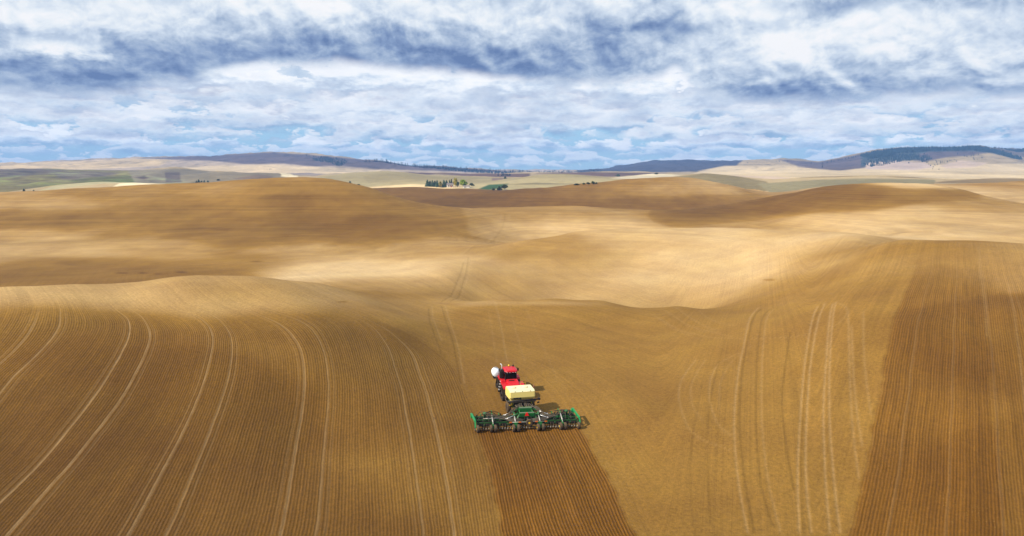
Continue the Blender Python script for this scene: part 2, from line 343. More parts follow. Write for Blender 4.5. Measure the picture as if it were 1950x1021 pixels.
#FIELDS_BEGIN
# ---- soil: dryness of the near fields plus sun and shade put into the colour, surveyed at photo pixels
DRY_AND_LIT = [(-200,1000,.18),(100,1000,.17),(300,900,.17),(560,950,.25),(850,900,.38),(300,700,.24),(80,650,.30),(250,625,.34),(500,622,.38),(700,655,.36),(60,800,.2),(480,800,.2),(700,800,.3),(800,720,.36),
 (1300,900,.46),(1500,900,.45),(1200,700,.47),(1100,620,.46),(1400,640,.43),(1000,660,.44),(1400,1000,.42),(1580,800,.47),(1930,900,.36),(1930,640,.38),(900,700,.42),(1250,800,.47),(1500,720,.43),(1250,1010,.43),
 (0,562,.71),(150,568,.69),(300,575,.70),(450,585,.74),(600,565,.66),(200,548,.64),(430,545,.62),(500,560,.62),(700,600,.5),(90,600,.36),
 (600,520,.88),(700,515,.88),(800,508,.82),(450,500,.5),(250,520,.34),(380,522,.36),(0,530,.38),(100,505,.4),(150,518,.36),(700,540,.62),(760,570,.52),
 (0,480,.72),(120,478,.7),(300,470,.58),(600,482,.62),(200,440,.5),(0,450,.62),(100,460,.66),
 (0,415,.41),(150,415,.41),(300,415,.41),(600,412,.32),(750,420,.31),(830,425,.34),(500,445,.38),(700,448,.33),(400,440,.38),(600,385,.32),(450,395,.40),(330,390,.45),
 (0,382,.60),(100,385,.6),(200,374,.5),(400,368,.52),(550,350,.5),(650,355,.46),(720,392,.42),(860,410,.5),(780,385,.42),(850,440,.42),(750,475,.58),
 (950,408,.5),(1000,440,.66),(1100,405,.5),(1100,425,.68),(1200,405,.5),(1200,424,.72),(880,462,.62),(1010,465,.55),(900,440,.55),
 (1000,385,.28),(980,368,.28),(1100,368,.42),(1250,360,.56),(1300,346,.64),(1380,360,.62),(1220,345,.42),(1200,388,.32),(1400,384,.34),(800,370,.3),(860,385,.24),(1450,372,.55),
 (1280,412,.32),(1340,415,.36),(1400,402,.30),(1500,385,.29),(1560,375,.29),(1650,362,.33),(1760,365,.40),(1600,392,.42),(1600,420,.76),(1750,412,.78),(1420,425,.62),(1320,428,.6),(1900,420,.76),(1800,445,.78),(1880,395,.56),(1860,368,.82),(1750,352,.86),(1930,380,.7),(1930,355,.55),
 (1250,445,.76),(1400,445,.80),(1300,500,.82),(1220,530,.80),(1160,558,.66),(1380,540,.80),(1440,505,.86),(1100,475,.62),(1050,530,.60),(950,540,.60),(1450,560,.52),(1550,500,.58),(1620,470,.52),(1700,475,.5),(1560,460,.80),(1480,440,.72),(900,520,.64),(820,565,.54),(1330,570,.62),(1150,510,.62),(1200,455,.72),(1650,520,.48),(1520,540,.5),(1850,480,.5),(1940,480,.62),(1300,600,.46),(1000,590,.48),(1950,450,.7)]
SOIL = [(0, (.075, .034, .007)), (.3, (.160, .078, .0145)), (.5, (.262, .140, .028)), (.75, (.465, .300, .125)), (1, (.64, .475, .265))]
def survey(ctrl, U, V, su0, su1, sv0, sv1, LY=None, ymin=20.0):
    """smooth weighted mean of surveyed values"""
    c = np.array(ctrl, np.float32)
    U, V = U.astype(np.float32), V.astype(np.float32)
    d = np.clip(V - 340, 0, 700)
    iu, iv = 1 / (su0 + d * su1), 1 / (sv0 + d * sv1)
    num, den = np.zeros_like(U), np.full_like(U, 1e-9)
    for u, v, k in c:
        r2 = ((U - u) * iu) ** 2 + ((V - v) * iv) ** 2
        r2 += ((LY - math.log(spot(u, v, ymin).y)) * (1 / (.16 if ymin < 100 else .22))) ** 2 if LY is not None else 0   # keep to its own hill
        w = np.exp(-np.clip(r2, 0, 60)) + 1e-7 / (1 + r2)
        num += w * k; den += w
    return num / den
_wu = UU + 14 * fbm(XX / 60, YY / 60, 3, 71)
_wv = VV + np.clip((VV - 330) * .05, 0, 7) * fbm(XX / 45, YY / 60, 3, 77)
dry_and_lit = survey(DRY_AND_LIT, _wu, _wv, 62, .16, 7.5, .085, SS.astype(np.float32)).astype(float)
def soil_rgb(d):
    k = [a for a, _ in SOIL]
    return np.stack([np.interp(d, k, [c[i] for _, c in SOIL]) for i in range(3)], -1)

# ---- field patchwork in the distance, and mountain tones with shade put into the colour: polygons at photo pixels, kept to a range of distances
def inside(poly, U, V, soft=1.0):
    p = np.array(poly, float); n = len(p)
    c = np.zeros(U.shape, bool); dm = np.full(U.shape, 1e9)
    for i in range(n):
        (x0, y0), (x1, y1) = p[i], p[(i + 1) % n]
        if y0 != y1:
            cr = ((y0 > V) != (y1 > V)) & (U < (x1 - x0) * (V - y0) / (y1 - y0) + x0); c ^= cr
        dx, dy = x1 - x0, y1 - y0
        k = np.clip(((U - x0) * dx + (V - y0) * dy) / (dx * dx + dy * dy), 0, 1)
        dm = np.minimum(dm, np.hypot(U - x0 - k * dx, (V - y0 - k * dy)))
    return np.clip(.5 + np.where(c, dm, -dm) / soft / 2, 0, 1)
PALE, OLIVE, BROWN, GREEN, GREY, DARKGREEN = (.55, .40, .205), (.27, .245, .12), (.13, .072, .045), (.115, .105, .034), (.27, .22, .16), (.04, .085, .03)
REG = [ # polygon, nearest, farthest, colour
 ([(930,318),(1180,318),(1180,333),(930,333)], 4300, 6400, (.06, .065, .06)),
 ([(-600,300),(1120,300),(1120,340),(-600,340)], 2450, 9500, (.42, .32, .22)),
 ([(300,318),(430,315),(520,314),(640,320),(760,326),(700,332),(560,334),(430,330),(330,326)], 2300, 3400, (.57, .43, .25)),
 ([(260,302),(350,298),(520,290),(640,299),(720,306),(860,318),(980,327),(900,328),(720,322),(650,316),(600,317),(540,312),(460,312),(400,306),(330,304)], 2700, 5000, (.12, .088, .085)),  # mountain top darkened in the colour to deepen its shade
 ([(-600,310),(100,308),(260,302),(330,305),(300,316),(180,322),(-600,324)], 2400, 5200, PALE),
 ([(1100,300),(1420,300),(1400,318),(1360,326),(1100,332)], 2500, 6000, (.06, .055, .065)),  # hill darkened and blued in the colour for its shade and haze
 ([(1380,316),(1470,314),(1560,318),(2600,300),(2600,342),(1300,342),(1330,326)], 1350, 3600, (.58, .44, .245)),
 ([(1480,303),(1560,309),(1600,301),(1650,290),(1720,280),(1860,276),(1905,286),(1850,296),(1800,300),(1760,308),(1715,302),(1660,318),(1600,326),(1520,318)], 2500, 4800, (.115, .083, .075)),  # shade of the upper slopes painted into the colour
 ([(1640,300),(1665,291),(1700,285),(1770,281),(1857,277),(1905,287),(1950,303),(1925,302),(1890,292),(1850,288),(1770,289),(1740,296),(1765,303),(1720,307),(1690,315),(1640,318)], 2600, 4600, (.045, .06, .055)),
 ([(1648,311),(1700,306),(1760,310),(1778,318),(1740,324),(1650,322)], 2000, 3300, (.52, .39, .30)),
 ([(1790,316),(1830,305),(1880,310),(1860,318),(1800,321)], 2000, 3300, (.50, .37, .26)),
 ([(1880,280),(2300,282),(2300,306),(1950,303)], 3600, 5000, (.13, .10, .07)),
 ([(-600,318),(0,320),(60,319),(150,322),(250,325),(330,334),(372,346),(380,360),(-600,390)], 830, 2200, (.185, .15, .058)),
 ([(-50,322),(60,319),(130,325),(90,332),(20,338),(-50,340)], 1000, 2200, (.14, .105, .072)),
 ([(100,330),(170,326),(230,330),(190,338),(120,343)], 1000, 2200, (.155, .12, .08)),
 ([(130,345),(170,338),(240,334),(300,342),(280,348),(160,350)], 830, 2000, GREEN),
 ([(245,325),(330,321),(410,327),(440,345),(330,350),(255,348)], 900, 2200, (.20, .165, .105)),
 ([(315,328),(343,328),(346,347),(316,347)], 900, 2200, (.115, .088, .07)),
 ([(255,338),(275,334),(283,338),(272,341)], 900, 2200, (.09, .06, .05)),
 ([(400,328),(500,326),(560,333),(560,345),(400,350)], 1000, 2200, (.22, .175, .105)),
 ([(445,341),(490,333),(520,336),(520,345)], 1000, 2000, (.18, .125, .08)),
 ([(530,326),(568,331),(566,341),(535,336)], 1000, 2200, (.68, .57, .36)),
 ([(535,322),(570,322),(622,330),(600,336),(560,334)], 1300, 2300, (.25, .195, .15)),
 ([(60,367),(110,352),(190,345),(260,346),(200,364)], 780, 930, (.36, .31, .17)),
 ([(200,364),(225,350),(260,347),(380,350),(330,364)], 700, 930, (.72, .59, .37)),
 ([(560,360),(610,336),(680,327),(740,324),(800,332),(900,336),(990,339),(960,349),(880,358),(700,362)], 860, 1850, (.33, .265, .13)),
 ([(690,336),(740,330),(820,342),(760,350),(700,348)], 860, 1700, (.29, .23, .11)),
 ([(690,357),(780,351),(830,353),(905,356),(850,360),(700,361)], 830, 1060, (.62, .45, .23)),
 ([(758,324),(830,329),(900,330),(1010,331),(1005,341),(930,341),(890,336),(830,331),(800,335)], 1650, 2500, BROWN),
 ([(935,339),(960,339),(962,346),(940,347)], 1000, 1700, (.20, .13, .10)),
 ([(880,356),(930,346),(1000,335),(1060,330),(1150,335),(1180,342),(1100,356),(950,362)], 830, 1330, (.36, .29, .145)),
 ([(912,360),(930,352),(968,350),(962,357),(930,362)], 830, 1150, DARKGREEN),
 ([(960,352),(1020,348),(1090,351),(1020,351)], 830, 1250, (.17, .14, .07)),
 ([(1020,331),(1070,328),(1130,328),(1270,330),(1210,334),(1150,337),(1080,331)], 2000, 2500, BROWN),
 ([(1160,341),(1200,333),(1250,330),(1300,333),(1290,342)], 1150, 1600, (.62, .52, .34)),
 ([(1250,345),(1290,336),(1340,330),(1400,335),(1460,346),(1480,372),(1300,345)], 840, 1120, (.20, .155, .072)),
 ([(1440,350),(1500,346),(1560,342),(1640,340),(1780,341),(1780,366),(1480,376)], 740, 960, (.22, .185, .095)),
 ([(1500,344),(1530,339),(1570,336),(1640,335),(1740,337),(1800,346),(1640,342)], 1000, 1250, (.19, .135, .062)),
 ([(1770,349),(1800,345),(1870,340),(2300,339),(2300,350)], 860, 1100, (.19, .13, .058)),
 ([(1330,330),(1420,335),(1480,336),(1540,341),(1440,343)], 1100, 1700, (.52, .385, .26)),
]
far = np.clip((YY - 690) / 60, 0, 1)
_hc = np.interp(UU, (690, 800, 930, 1000, 1100, 1200, 1260, 1320, 1400, 1480), (356, 356, 360.5, 356.5, 346.5, 338.5, 335.5, 336.5, 351.5, 370))
brown_hill = (UU > 690) & (UU < 1480) & (VV > _hc) & (YY < 860)
far = np.where(brown_hill, 0, far)      # the brown hills before the farm
base = np.empty(XX.shape + (3,)); base[...] = (.37, .275, .145)
_n1 = fbm(XX / 260, YY / 380, 4, 21)
_ju, _jv = UU + 3 * vnoise(XX / 90, YY / 140, 31), VV + 0.8 * vnoise(XX / 120, YY / 150, 33)
_sel = YY > 650
for poly, y0, y1, c in REG:
    m_ = np.zeros_like(XX)
    m_[_sel] = inside(poly, _ju[_sel], _jv[_sel], 1.2)
    m_ *= (YY > y0) & (YY < y1)
    base = base * (1 - m_[..., None]) + np.array(c) * m_[..., None]
_strip = np.clip(fbm(XX / 60 + YY / 300, YY / 110 + ZZ / 9, 3, 55) * 1.2, -1, 1)
_gh = inside([(-600,318),(250,325),(380,350),(200,352),(-600,372)], _ju, _jv, 5) * (YY > 830) * (YY < 2100)
base *= (1 + .22 * _n1 + .48 * _gh * _strip + .05 * _strip)[..., None]
base += (_gh * np.clip(_strip, 0, 1))[..., None] * np.array((-.035, .022, -.02))
# scrub and gullies on the mountains
_scr = np.clip((np.abs(fbm(XX / 240, YY / 330, 4, 91)) * -1 + .16) * 5, 0, 1) * np.clip((YY - 2600) / 500, 0, 1)
base *= (1 - .45 * _scr)[..., None]
for u_, v_, a_, b_ in ((232, 520, 12, 1.6), (272, 520, 9, 1.4), (300, 522, 7, 1.0), (345, 518.5, 10, 1.8), (488, 498, 12, 1.0), (1464, 533, 12, 1.5), (652, 575, 9, 1.0), (828, 797, 3, 2)):
    dry_and_lit -= .22 * np.exp(-(((UU - u_) / a_) ** 2 + ((VV - v_) / b_) ** 2) ** 1.5) * (YY < 320)
dry_and_lit -= .06 * inside([(1238,399),(1350,392),(1420,384),(1480,373),(1560,356),(1640,348),(1760,350),(1720,384),(1600,399),(1500,412),(1400,424),(1320,431),(1275,432),(1245,424),(1235,412)], UU, VV, 1.6) * (YY > 300) * (YY < 520) * np.clip((1760 - UU) / 330, 0, 1)
dry_and_lit -= .08 * inside([(795,382),(940,363.5),(1000,358),(1150,345),(1180,400),(880,400)], UU, VV, 1.2) * (YY > 540) * (YY < 860) * np.clip((1185 - UU) / 260, 0, 1)
dry_and_lit += .07 * inside([(880,394),(960,396),(1100,391),(1240,398),(1235,412),(1290,436),(1000,470),(900,470)], UU, VV, 6) * (YY > 330) * (YY < 520)
dry_and_lit += .10 * np.exp(-((VV - np.interp(UU, (880, 950, 1050, 1150, 1290, 1440), (576, 573, 573, 576, 585, 585)) - 4) / 5) ** 2) * (YY < 160) * np.clip((UU - 860) / 40, 0, 1) * np.clip((1180 - UU) / 80, 0, 1)
soil = soil_rgb(np.clip(dry_and_lit + .05 * fbm(XX / 30, YY / 45, 4, 61), 0, 1))
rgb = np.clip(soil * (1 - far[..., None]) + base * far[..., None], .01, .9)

# ---- seeding passes: a smooth coordinate across the passes, fitted to the wheel marks (12 m a pass)
PASS_L = {0: [(0,715),(45,675),(82,632),(92,605),(94,582)],
 12: [(50,940),(112,875),(212,748),(257,666),(265,625),(255,603),(235,590)],
 24: [(281,1018),(334,908),(390,783),(420,684),(421,636),(405,612),(380,597),(345,588)],
 36: [(569,1015),(590,857),(603,740),(596,671),(577,636),(544,611),(500,595)],
 48: [(836,1015),(820,908),(796,783),(771,697),(743,645),(710,617),(684,603),(640,590)],
 54: [(952,1015),(932,898),(906,806),(882,740),(855,690),(810,655),(760,628),(722,612)],
 66: [(1207,1019),(1163,920),(1128,855),(1110,822)], 60: [(1078,1015),(1038,905),(1007,825)]}
PASS_R = {0: [(1618,1021),(1641,900),(1662,800),(1677,710),(1690,640),(1703,600),(1728,545),(1745,500),(1756,467)],
 12: [(1905,1021),(1896,900),(1888,750),(1880,640),(1875,590),(1868,520),(1863,468)],
 3.9: [(1741,900),(1755,750),(1775,590),(1787,510)]}
def pass_field(P, lam):
    pts, val = [], []
    for k, ps in P.items():
        q = [spot(u, v) for u, v in ps]
        for a, b in zip(q[:-1], q[1:]):
            n = max(1, int((b - a).length / 12))
            for j in range(n):
                c = a.lerp(b, j / n); pts.append((c.x, c.y)); val.append(k)
        pts.append((q[-1].x, q[-1].y)); val.append(k)
    pts = np.array(pts) / 40.0
    w = _tps_fit(pts, np.array(val, float), lam)
    near_ = (YY < 240) & (np.abs(XX) < 260)
    out = np.full(XX.shape, -500.0)
    Q = np.c_[XX[near_], YY[near_]] / 40.0
    n = len(pts); res = np.empty(len(Q))
    for i in range(0, len(Q), 40000):
        q = Q[i:i + 40000]
        d2 = ((q[:, None] - pts[None]) ** 2).sum(-1)
        res[i:i + 40000] = (0.5 * d2 * np.log(d2 + 1e-12)) @ w[:n] + w[n] + q @ w[n + 1:]
    out[near_] = res
    return out
LL, LR = pass_field(PASS_L, 3e-4), pass_field(PASS_R, .05)
def edge(x, w): return np.clip(.5 + x / w, 0, 1)
_end = 597 + 8 * np.sin(UU / 130.0) - np.clip((150 - UU) / 150, 0, 1) * 20
fade_l = np.clip((VV - 574) / 40, 0, 1)
_wob = .22 * fbm(XX / 2.2, YY / 2.2, 2, 611) + .18 * fbm(XX / 9, YY / 9, 2, 613)
LL, LR = LL + _wob * .12, LR + _wob * .12
seed_l = edge(54 - LL + _wob, .5) * (LL > -100) * fade_l * (UU < 1100)
DRILL = spot(1006, 819)
new_sw = edge(LL - 54.2 + _wob, .5) * edge(66 - LL + _wob, .5) * np.clip((DRILL.y + 1.0 - YY + (XX - DRILL.x) * .1) / .8, 0, 1) * (UU > 880)
_cw = np.clip((UU - 1240) / 320, 0, 1); _cw = _cw * _cw * (3 - 2 * _cw)
cul = np.where((LL > -400) & (LR > -400), LL * (1 - _cw) + LR * _cw, 0)
_top = np.clip((VV - 470) / 90, .25, 1)
seed_r = edge(LR + _wob, .6) * edge(12 - LR + _wob, .8) * (YY < 190) * (UU > 1500)
seed_r2 = edge(LR - 12, .5) * (YY < 190) * (UU > 1500)
rows_ = np.clip(seed_l * .60 + new_sw + seed_r * .85 * _top + seed_r2 * .75 * _top, 0, 1)
wet = np.clip(new_sw * .8 + seed_r * _top * (.5 + .25 * np.clip((VV - 600) / 400, 0, 1)) + seed_l * .12 + seed_r2 * .42 * _top, 0, 1)
lat = np.where(UU > 1400, LR + 300, LL)
# single wheel marks: photo polylines; strength > 0 pale and packed, < 0 dark, some painted as shading beside a pale mark
TRK = [(.8,[(1424,1015),(1403,893),(1398,800),(1406,708),(1418,650),(1429,604),(1444,586)]),(-.7,[(1438,1015),(1416,893),(1409,800),(1414,708),(1424,650),(1436,604),(1450,588)]),
 (.5,[(1487,1015),(1464,922),(1453,835),(1450,754),(1453,662),(1461,604),(1473,589)]),(-.6,[(1472,1000),(1450,922),(1442,835),(1440,754),(1444,662),(1453,604),(1466,589)]),
 (.9,[(1522,1015),(1519,893),(1525,777),(1534,679),(1548,604),(1557,583)]),(.9,[(1545,1015),(1534,893),(1537,777),(1545,679),(1560,604),(1571,578)]),(-.4,[(1533,1015),(1526,893),(1531,777),(1540,679),(1554,604),(1564,580)]),
 (.9,[(1580,1015),(1571,893),(1568,777),(1574,679),(1580,604),(1586,578)]),(.9,[(1600,1015),(1589,922),(1580,806),(1580,690),(1586,604),(1592,575)]),
 (.6,[(1635,910),(1623,806),(1618,708),(1616,633),(1615,592)]),(.6,[(1642,850),(1630,770),(1624,690),(1621,620)]),(.5,[(1658,789),(1649,720),(1644,650),(1644,592)]),
 (-.7,[(1513,934),(1496,835),(1490,748),(1505,633)]),(-.4,[(1354,997),(1348,864),(1354,754),(1377,662),(1386,621)]),(-.3,[(1320,1000),(1316,880),(1322,800)]),
 (.5,[(1406,673),(1372,690),(1354,720),(1351,760),(1366,806),(1392,830)]),(.5,[(1325,685),(1299,720),(1293,754),(1302,795),(1325,830),(1395,858)]),(.35,[(1343,685),(1317,731),(1319,772),(1337,800)]),(.3,[(1430,660),(1392,690),(1372,730),(1370,780)]),
 (.45,[(1250,604),(1308,633),(1366,643),(1435,645),(1511,641),(1574,627),(1609,604),(1612,586),(1597,578)]),(.4,[(1262,589),(1302,615),(1348,630),(1395,641)]),(.4,[(1286,586),(1325,612),(1366,630)]),(.3,[(1331,592),(1354,609),(1400,621)]),(.3,[(1240,598),(1280,625),(1330,645)]),
 (-.35,[(1447,582),(1505,572),(1568,563),(1620,549),(1667,528),(1748,505)]),(.3,[(1440,588),(1505,578),(1568,570),(1625,556),(1680,532)]),(-.3,[(1480,570),(1540,545),(1590,510),(1620,480)]),(.25,[(1500,560),(1560,530),(1600,495)]),
 (-.5,[(817,587),(819,612),(832,648),(842,675)]),(.5,[(822,584),(826,612),(840,648)]),(-.6,[(841,582),(852,617),(865,658),(878,730)]),(.55,[(847,582),(858,617),(871,658),(884,730)]),
 (-.5,[(840,576),(865,551),(878,520),(883,500)]),(.4,[(845,576),(869,551),(882,520),(887,500)]),(-.5,[(858,574),(880,546),(889,515),(892,490)]),(.4,[(862,574),(884,546),(893,515),(896,490)]),
 (-.35,[(886,484),(937,460),(958,430),(962,407)]),(.35,[(880,484),(930,460),(950,430),(955,407)]),(.3,[(900,482),(945,460),(966,430),(970,407)]),
 (.45,[(939,573),(952,612),(962,668),(966,690)]),(.25,[(930,590),(938,640),(946,690)]),(.25,[(968,580),(985,640),(1000,690)]),(.2,[(1000,585),(1030,650),(1060,720)]),
 (.5,[(1920,540),(1932,600),(1942,680),(1950,760),(1960,900)]),(.4,[(1863,470),(1870,540),(1880,640)]),(-.3,[(1250,600),(1278,604),(1305,622)]),
 (.25,[(1240,490),(1275,465),(1320,445)]),(.25,[(1255,492),(1290,468),(1335,446)])]
trk = np.zeros(XX.shape)
for amp, ps in TRK:
    q = [spot(u, v) for u, v in ps]
    # smooth the polyline
    q2 = []
    for i in range(len(q) - 1):
        p0, p1, p2, p3 = q[max(i - 1, 0)], q[i], q[i + 1], q[min(i + 2, len(q) - 1)]
        for j in range(4):
            a = j / 4
            q2.append(.5 * ((2 * p1) + (p2 - p0) * a + (2 * p0 - 5 * p1 + 4 * p2 - p3) * a * a + (3 * p1 - p0 - 3 * p2 + p3) * a ** 3))
    q2.append(q[-1])
    lo = [min(p[i] for p in q2) - 3 for i in (0, 1)]; hi = [max(p[i] for p in q2) + 3 for i in (0, 1)]
    s_ = (XX > lo[0]) & (XX < hi[0]) & (YY > lo[1]) & (YY < hi[1])
    if not s_.any(): continue
    px_, py_ = XX[s_], YY[s_]; dm = np.full(px_.shape, 1e9)
    for a, b in zip(q2[:-1], q2[1:]):
        dx, dy = b.x - a.x, b.y - a.y
        k = np.clip(((px_ - a.x) * dx + (py_ - a.y) * dy) / (dx * dx + dy * dy + 1e-9), 0, 1)
        dm = np.minimum(dm, np.hypot(px_ - a.x - k * dx, py_ - a.y - k * dy))
    w = .12 + .0010 * np.clip(py_ - 60, 0, 400)
    val = amp * np.exp(-(dm / w) ** 2)
    cur = trk[s_]; trk[s_] = np.where(np.abs(val) > np.abs(cur), val, cur)
#FIELDS_END

def grid_mesh(name, X, Y, Z, attrs=(), mat=None, smooth=True):
    ny, nx = X.shape
    me = bpy.data.meshes.new(name)
    me.vertices.add(nx * ny)
    me.vertices.foreach_set('co', np.stack([X, Y, Z], -1).astype(np.float32).ravel())
    idx = np.arange(nx * ny).reshape(ny, nx)
    f = np.stack([idx[:-1, :-1], idx[:-1, 1:], idx[1:, 1:], idx[1:, :-1]], -1).reshape(-1, 4)
    me.loops.add(f.size); me.polygons.add(len(f))
    me.loops.foreach_set('vertex_index', f.astype(np.int32).ravel())
    me.polygons.foreach_set('loop_start', np.arange(0, f.size, 4, dtype=np.int32))
    me.polygons.foreach_set('use_smooth', np.full(len(f), smooth))
    for an, arr in attrs:
        if arr.ndim == 3:
            at = me.attributes.new(an, 'FLOAT_COLOR', 'POINT')
            at.data.foreach_set('color', np.concatenate([arr, np.ones(arr.shape[:2] + (1,))], -1).astype(np.float32).ravel())
        else:
            at = me.attributes.new(an, 'FLOAT', 'POINT')
            at.data.foreach_set('value', arr.astype(np.float32).ravel())
    me.update(calc_edges=True); me.validate()
    if mat: me.materials.append(mat)
    o = bpy.data.objects.new(name, me); COL.objects.link(o)
    return o

#GROUND_BEGIN
def soil_material():
    m = bpy.data.materials.new('tilled_soil'); m.use_nodes = True
    N = NT(m.node_tree); N.n.clear()
    pos = N.new('ShaderNodeNewGeometry').outputs['Position']
    X, Y, Z = N.sep(pos)
    base, rows, wet, lat, trk, far = N.attr('field_colour', 'Color'), N.attr('rows'), N.attr('wet'), N.attr('lat'), N.attr('trk'), N.attr('far')
    near = N.sm(Y, 170, 60)                                           # fine grain only where it can be resolved
    mid = N.sm(Y, 500, 150)
    clod = N.noise(pos, 2.6, 4, .65); grain = N.noise(pos, 9.0, 3, .7); blot = N.noise(pos, .09, 5, .6); big = N.noise(pos, .012, 4, .55)
    # seed rows: furrow 0 .. ridge 1
    jit = N.m('MULTIPLY', N.m('SUBTRACT', N.noise(pos, .7, 2, .5), .5), .10)
    ph = N.m('MULTIPLY', N.m('ADD', lat, jit), 2 * math.pi / .3048)
    wave = N.m('MULTIPLY_ADD', N.m('COSINE', ph), .5, .5)
    # each opener leaves a slightly different row: noise that varies across the pass only
    lv = N.xyz(N.m('MULTIPLY', lat, 1.0), N.m('MULTIPLY', Y, .02), 0.0)
    band = N.noise(lv, 2.1, 3, .75)
    band2 = N.noise(N.xyz(N.m('MULTIPLY', lat, .35), N.m('MULTIPLY', Y, .006), 3.0), 1.0, 3, .6)
    furrow = N.m('MULTIPLY', N.m('SUBTRACT', 1.0, wave), N.m('MULTIPLY', N.lin(N.noise(pos, 1.3, 3, .6), .3, .7, .4, 1.15), N.lin(N.noise(N.xyz(N.m('MULTIPLY', lat, 3.28), N.m('MULTIPLY', Y, .12), 0.0), 1.0, 2, .5), .3, .7, .45, 1.2)))
    # wheel marks of the seeding passes, 12 m apart
    pm = N.m('ABSOLUTE', N.m('SUBTRACT', N.m('FLOORED_MODULO', N.m('ADD', lat, 6.0), 12.0), 6.0))
    d1 = N.m('ABSOLUTE', N.m('SUBTRACT', pm, 1.45))
    wm = N.m('ADD', N.m('MULTIPLY', N.sm(N.m('ADD', d1, N.m('MULTIPLY', N.m('SUBTRACT', clod, .5), .16)), .24, .07), N.lin(N.noise(pos, .5, 3, .6), .3, .7, .55, 1.1)), N.m('MULTIPLY', N.sm(N.m('ABSOLUTE', N.m('SUBTRACT', pm, 2.15)), .2, .05), .3))
    wm = N.m('MULTIPLY', N.m('MULTIPLY', wm, N.sm(lat, 55.5, 53.5)), N.m('MULTIPLY', rows, N.lin(band2, .3, .7, .6, 1.5)), clamp=True)
    wl = N.m('MULTIPLY', N.sm(N.m('ABSOLUTE', N.m('SUBTRACT', N.m('FLOORED_MODULO', N.m('ADD', lat, 2.9), 4.6), 2.3)), .22, .05), N.m('MULTIPLY', N.sm(lat, 250, 260), rows))
    tp = N.m('MAXIMUM', trk, 0.0); tn = N.m('MAXIMUM', N.m('MULTIPLY', trk, -1.0), 0.0)
    pale = N.m('ADD', N.m('ADD', wm, N.m('MULTIPLY', wl, .25)), N.m('MULTIPLY', tp, N.lin(clod, .35, .65, .45, 1.05)), clamp=True)
    # colour
    c = N.mix(N.m('MULTIPLY', wet, N.lin(blot, .3, .7, .75, 1.1)), base, N.mix(1.0, base, (.76, .56, .27), 'MULTIPLY'))
    v = N.lin(blot, .25, .75, .86, 1.14)
    v = N.m('MULTIPLY', v, N.lin(big, .25, .75, .93, 1.07))
    v = N.m('MULTIPLY', v, N.m('MULTIPLY_ADD', N.m('SUBTRACT', clod, .5), N.m('MULTIPLY', mid, .95), 1.0))
    v = N.m('MULTIPLY', v, N.m('MULTIPLY_ADD', N.m('SUBTRACT', grain, .5), N.m('MULTIPLY', near, .95), 1.0))
    v = N.m('MULTIPLY', v, N.m('SUBTRACT', 1.0, N.m('MULTIPLY', N.m('MULTIPLY', furrow, rows), .52)))
    v = N.m('MULTIPLY', v, N.m('MULTIPLY_ADD', N.m('SUBTRACT', band, .5), N.m('MULTIPLY', rows, 1.25), 1.0))
    v = N.m('MULTIPLY', v, N.m('MULTIPLY_ADD', N.m('SUBTRACT', band2, .5), N.m('MULTIPLY', rows, .55), 1.0))
    # faint cultivator lines across the unsown soil, and along the contour on the hills
    cu = N.m('ADD', N.m('MULTIPLY', X, .62), N.m('MULTIPLY', Y, .50))
    cl = N.attr('cul')
    cult = N.m('ADD', N.m('MULTIPLY', N.noise(N.xyz(N.m('MULTIPLY', cl, 2.4), N.m('MULTIPLY', Y, .035), 0.0), 1.0, 3, .7), .6), N.m('MULTIPLY', N.noise(N.xyz(N.m('MULTIPLY', cl, .45), N.m('MULTIPLY', Y, .010), 4.0), 1.0, 3, .6), .4))
    v = N.m('MULTIPLY', v, N.m('MULTIPLY_ADD', N.m('SUBTRACT', cult, .5), N.m('MULTIPLY', N.m('SUBTRACT', 1.0, rows), N.m('MULTIPLY', N.sm(Y, 260, 160), 1.0)), 1.0))
    cont = N.noise(N.xyz(N.m('MULTIPLY', X, .0035), N.m('MULTIPLY', Y, .004), N.m('MULTIPLY', Z, .85)), 1.6, 4, .75)
    v = N.m('MULTIPLY', v, N.m('MULTIPLY_ADD', N.m('SUBTRACT', cont, .5), N.m('MULTIPLY', N.sm(Y, 170, 300), N.lin(far, 0, 1, 1.0, .4)), 1.0))
    v = N.m('MULTIPLY', v, N.m('SUBTRACT', 1.0, N.m('MULTIPLY', tn, .35)))
    hsv = N.new('ShaderNodeHueSaturation'); N.put(hsv.inputs['Color'], c); N.put(hsv.inputs['Value'], v)
    N.put(hsv.inputs['Hue'], N.lin(blot, .3, .7, .497, .503))
    c = N.mix(N.m('MULTIPLY', pale, .36), hsv.outputs[0], (.47, .315, .155))
    # a little stubble trash: yellow flecks
    dk = N.m('MULTIPLY', N.sm(N.noise(pos, 4.2, 2, .85), .62, .72), mid)
    c = N.mix(N.m('MULTIPLY', dk, .55), c, (.07, .035, .010))
    fl = N.m('MULTIPLY', N.sm(N.noise(pos, 5.5, 2, .8), .63, .72), N.m('MULTIPLY', N.sm(blot, .5, .7), near))
    c = N.mix(N.m('MULTIPLY', fl, .55), c, (.42, .29, .07))
    b = N.new('ShaderNodeBsdfPrincipled')
    N.put(b.inputs['Base Color'], c); b.inputs['Roughness'].default_value = .95
    b.inputs['Specular IOR Level'].default_value = .12
    # relief
    h = N.m('MULTIPLY', N.m('MULTIPLY', wave, rows), .055)
    h = N.m('ADD', h, N.m('MULTIPLY', N.m('MULTIPLY', clod, near), .10))
    h = N.m('ADD', h, N.m('MULTIPLY', N.m('MULTIPLY', grain, near), .035))
    h = N.m('SUBTRACT', h, N.m('MULTIPLY', N.m('ADD', N.m('ABSOLUTE', trk), wm), .05))
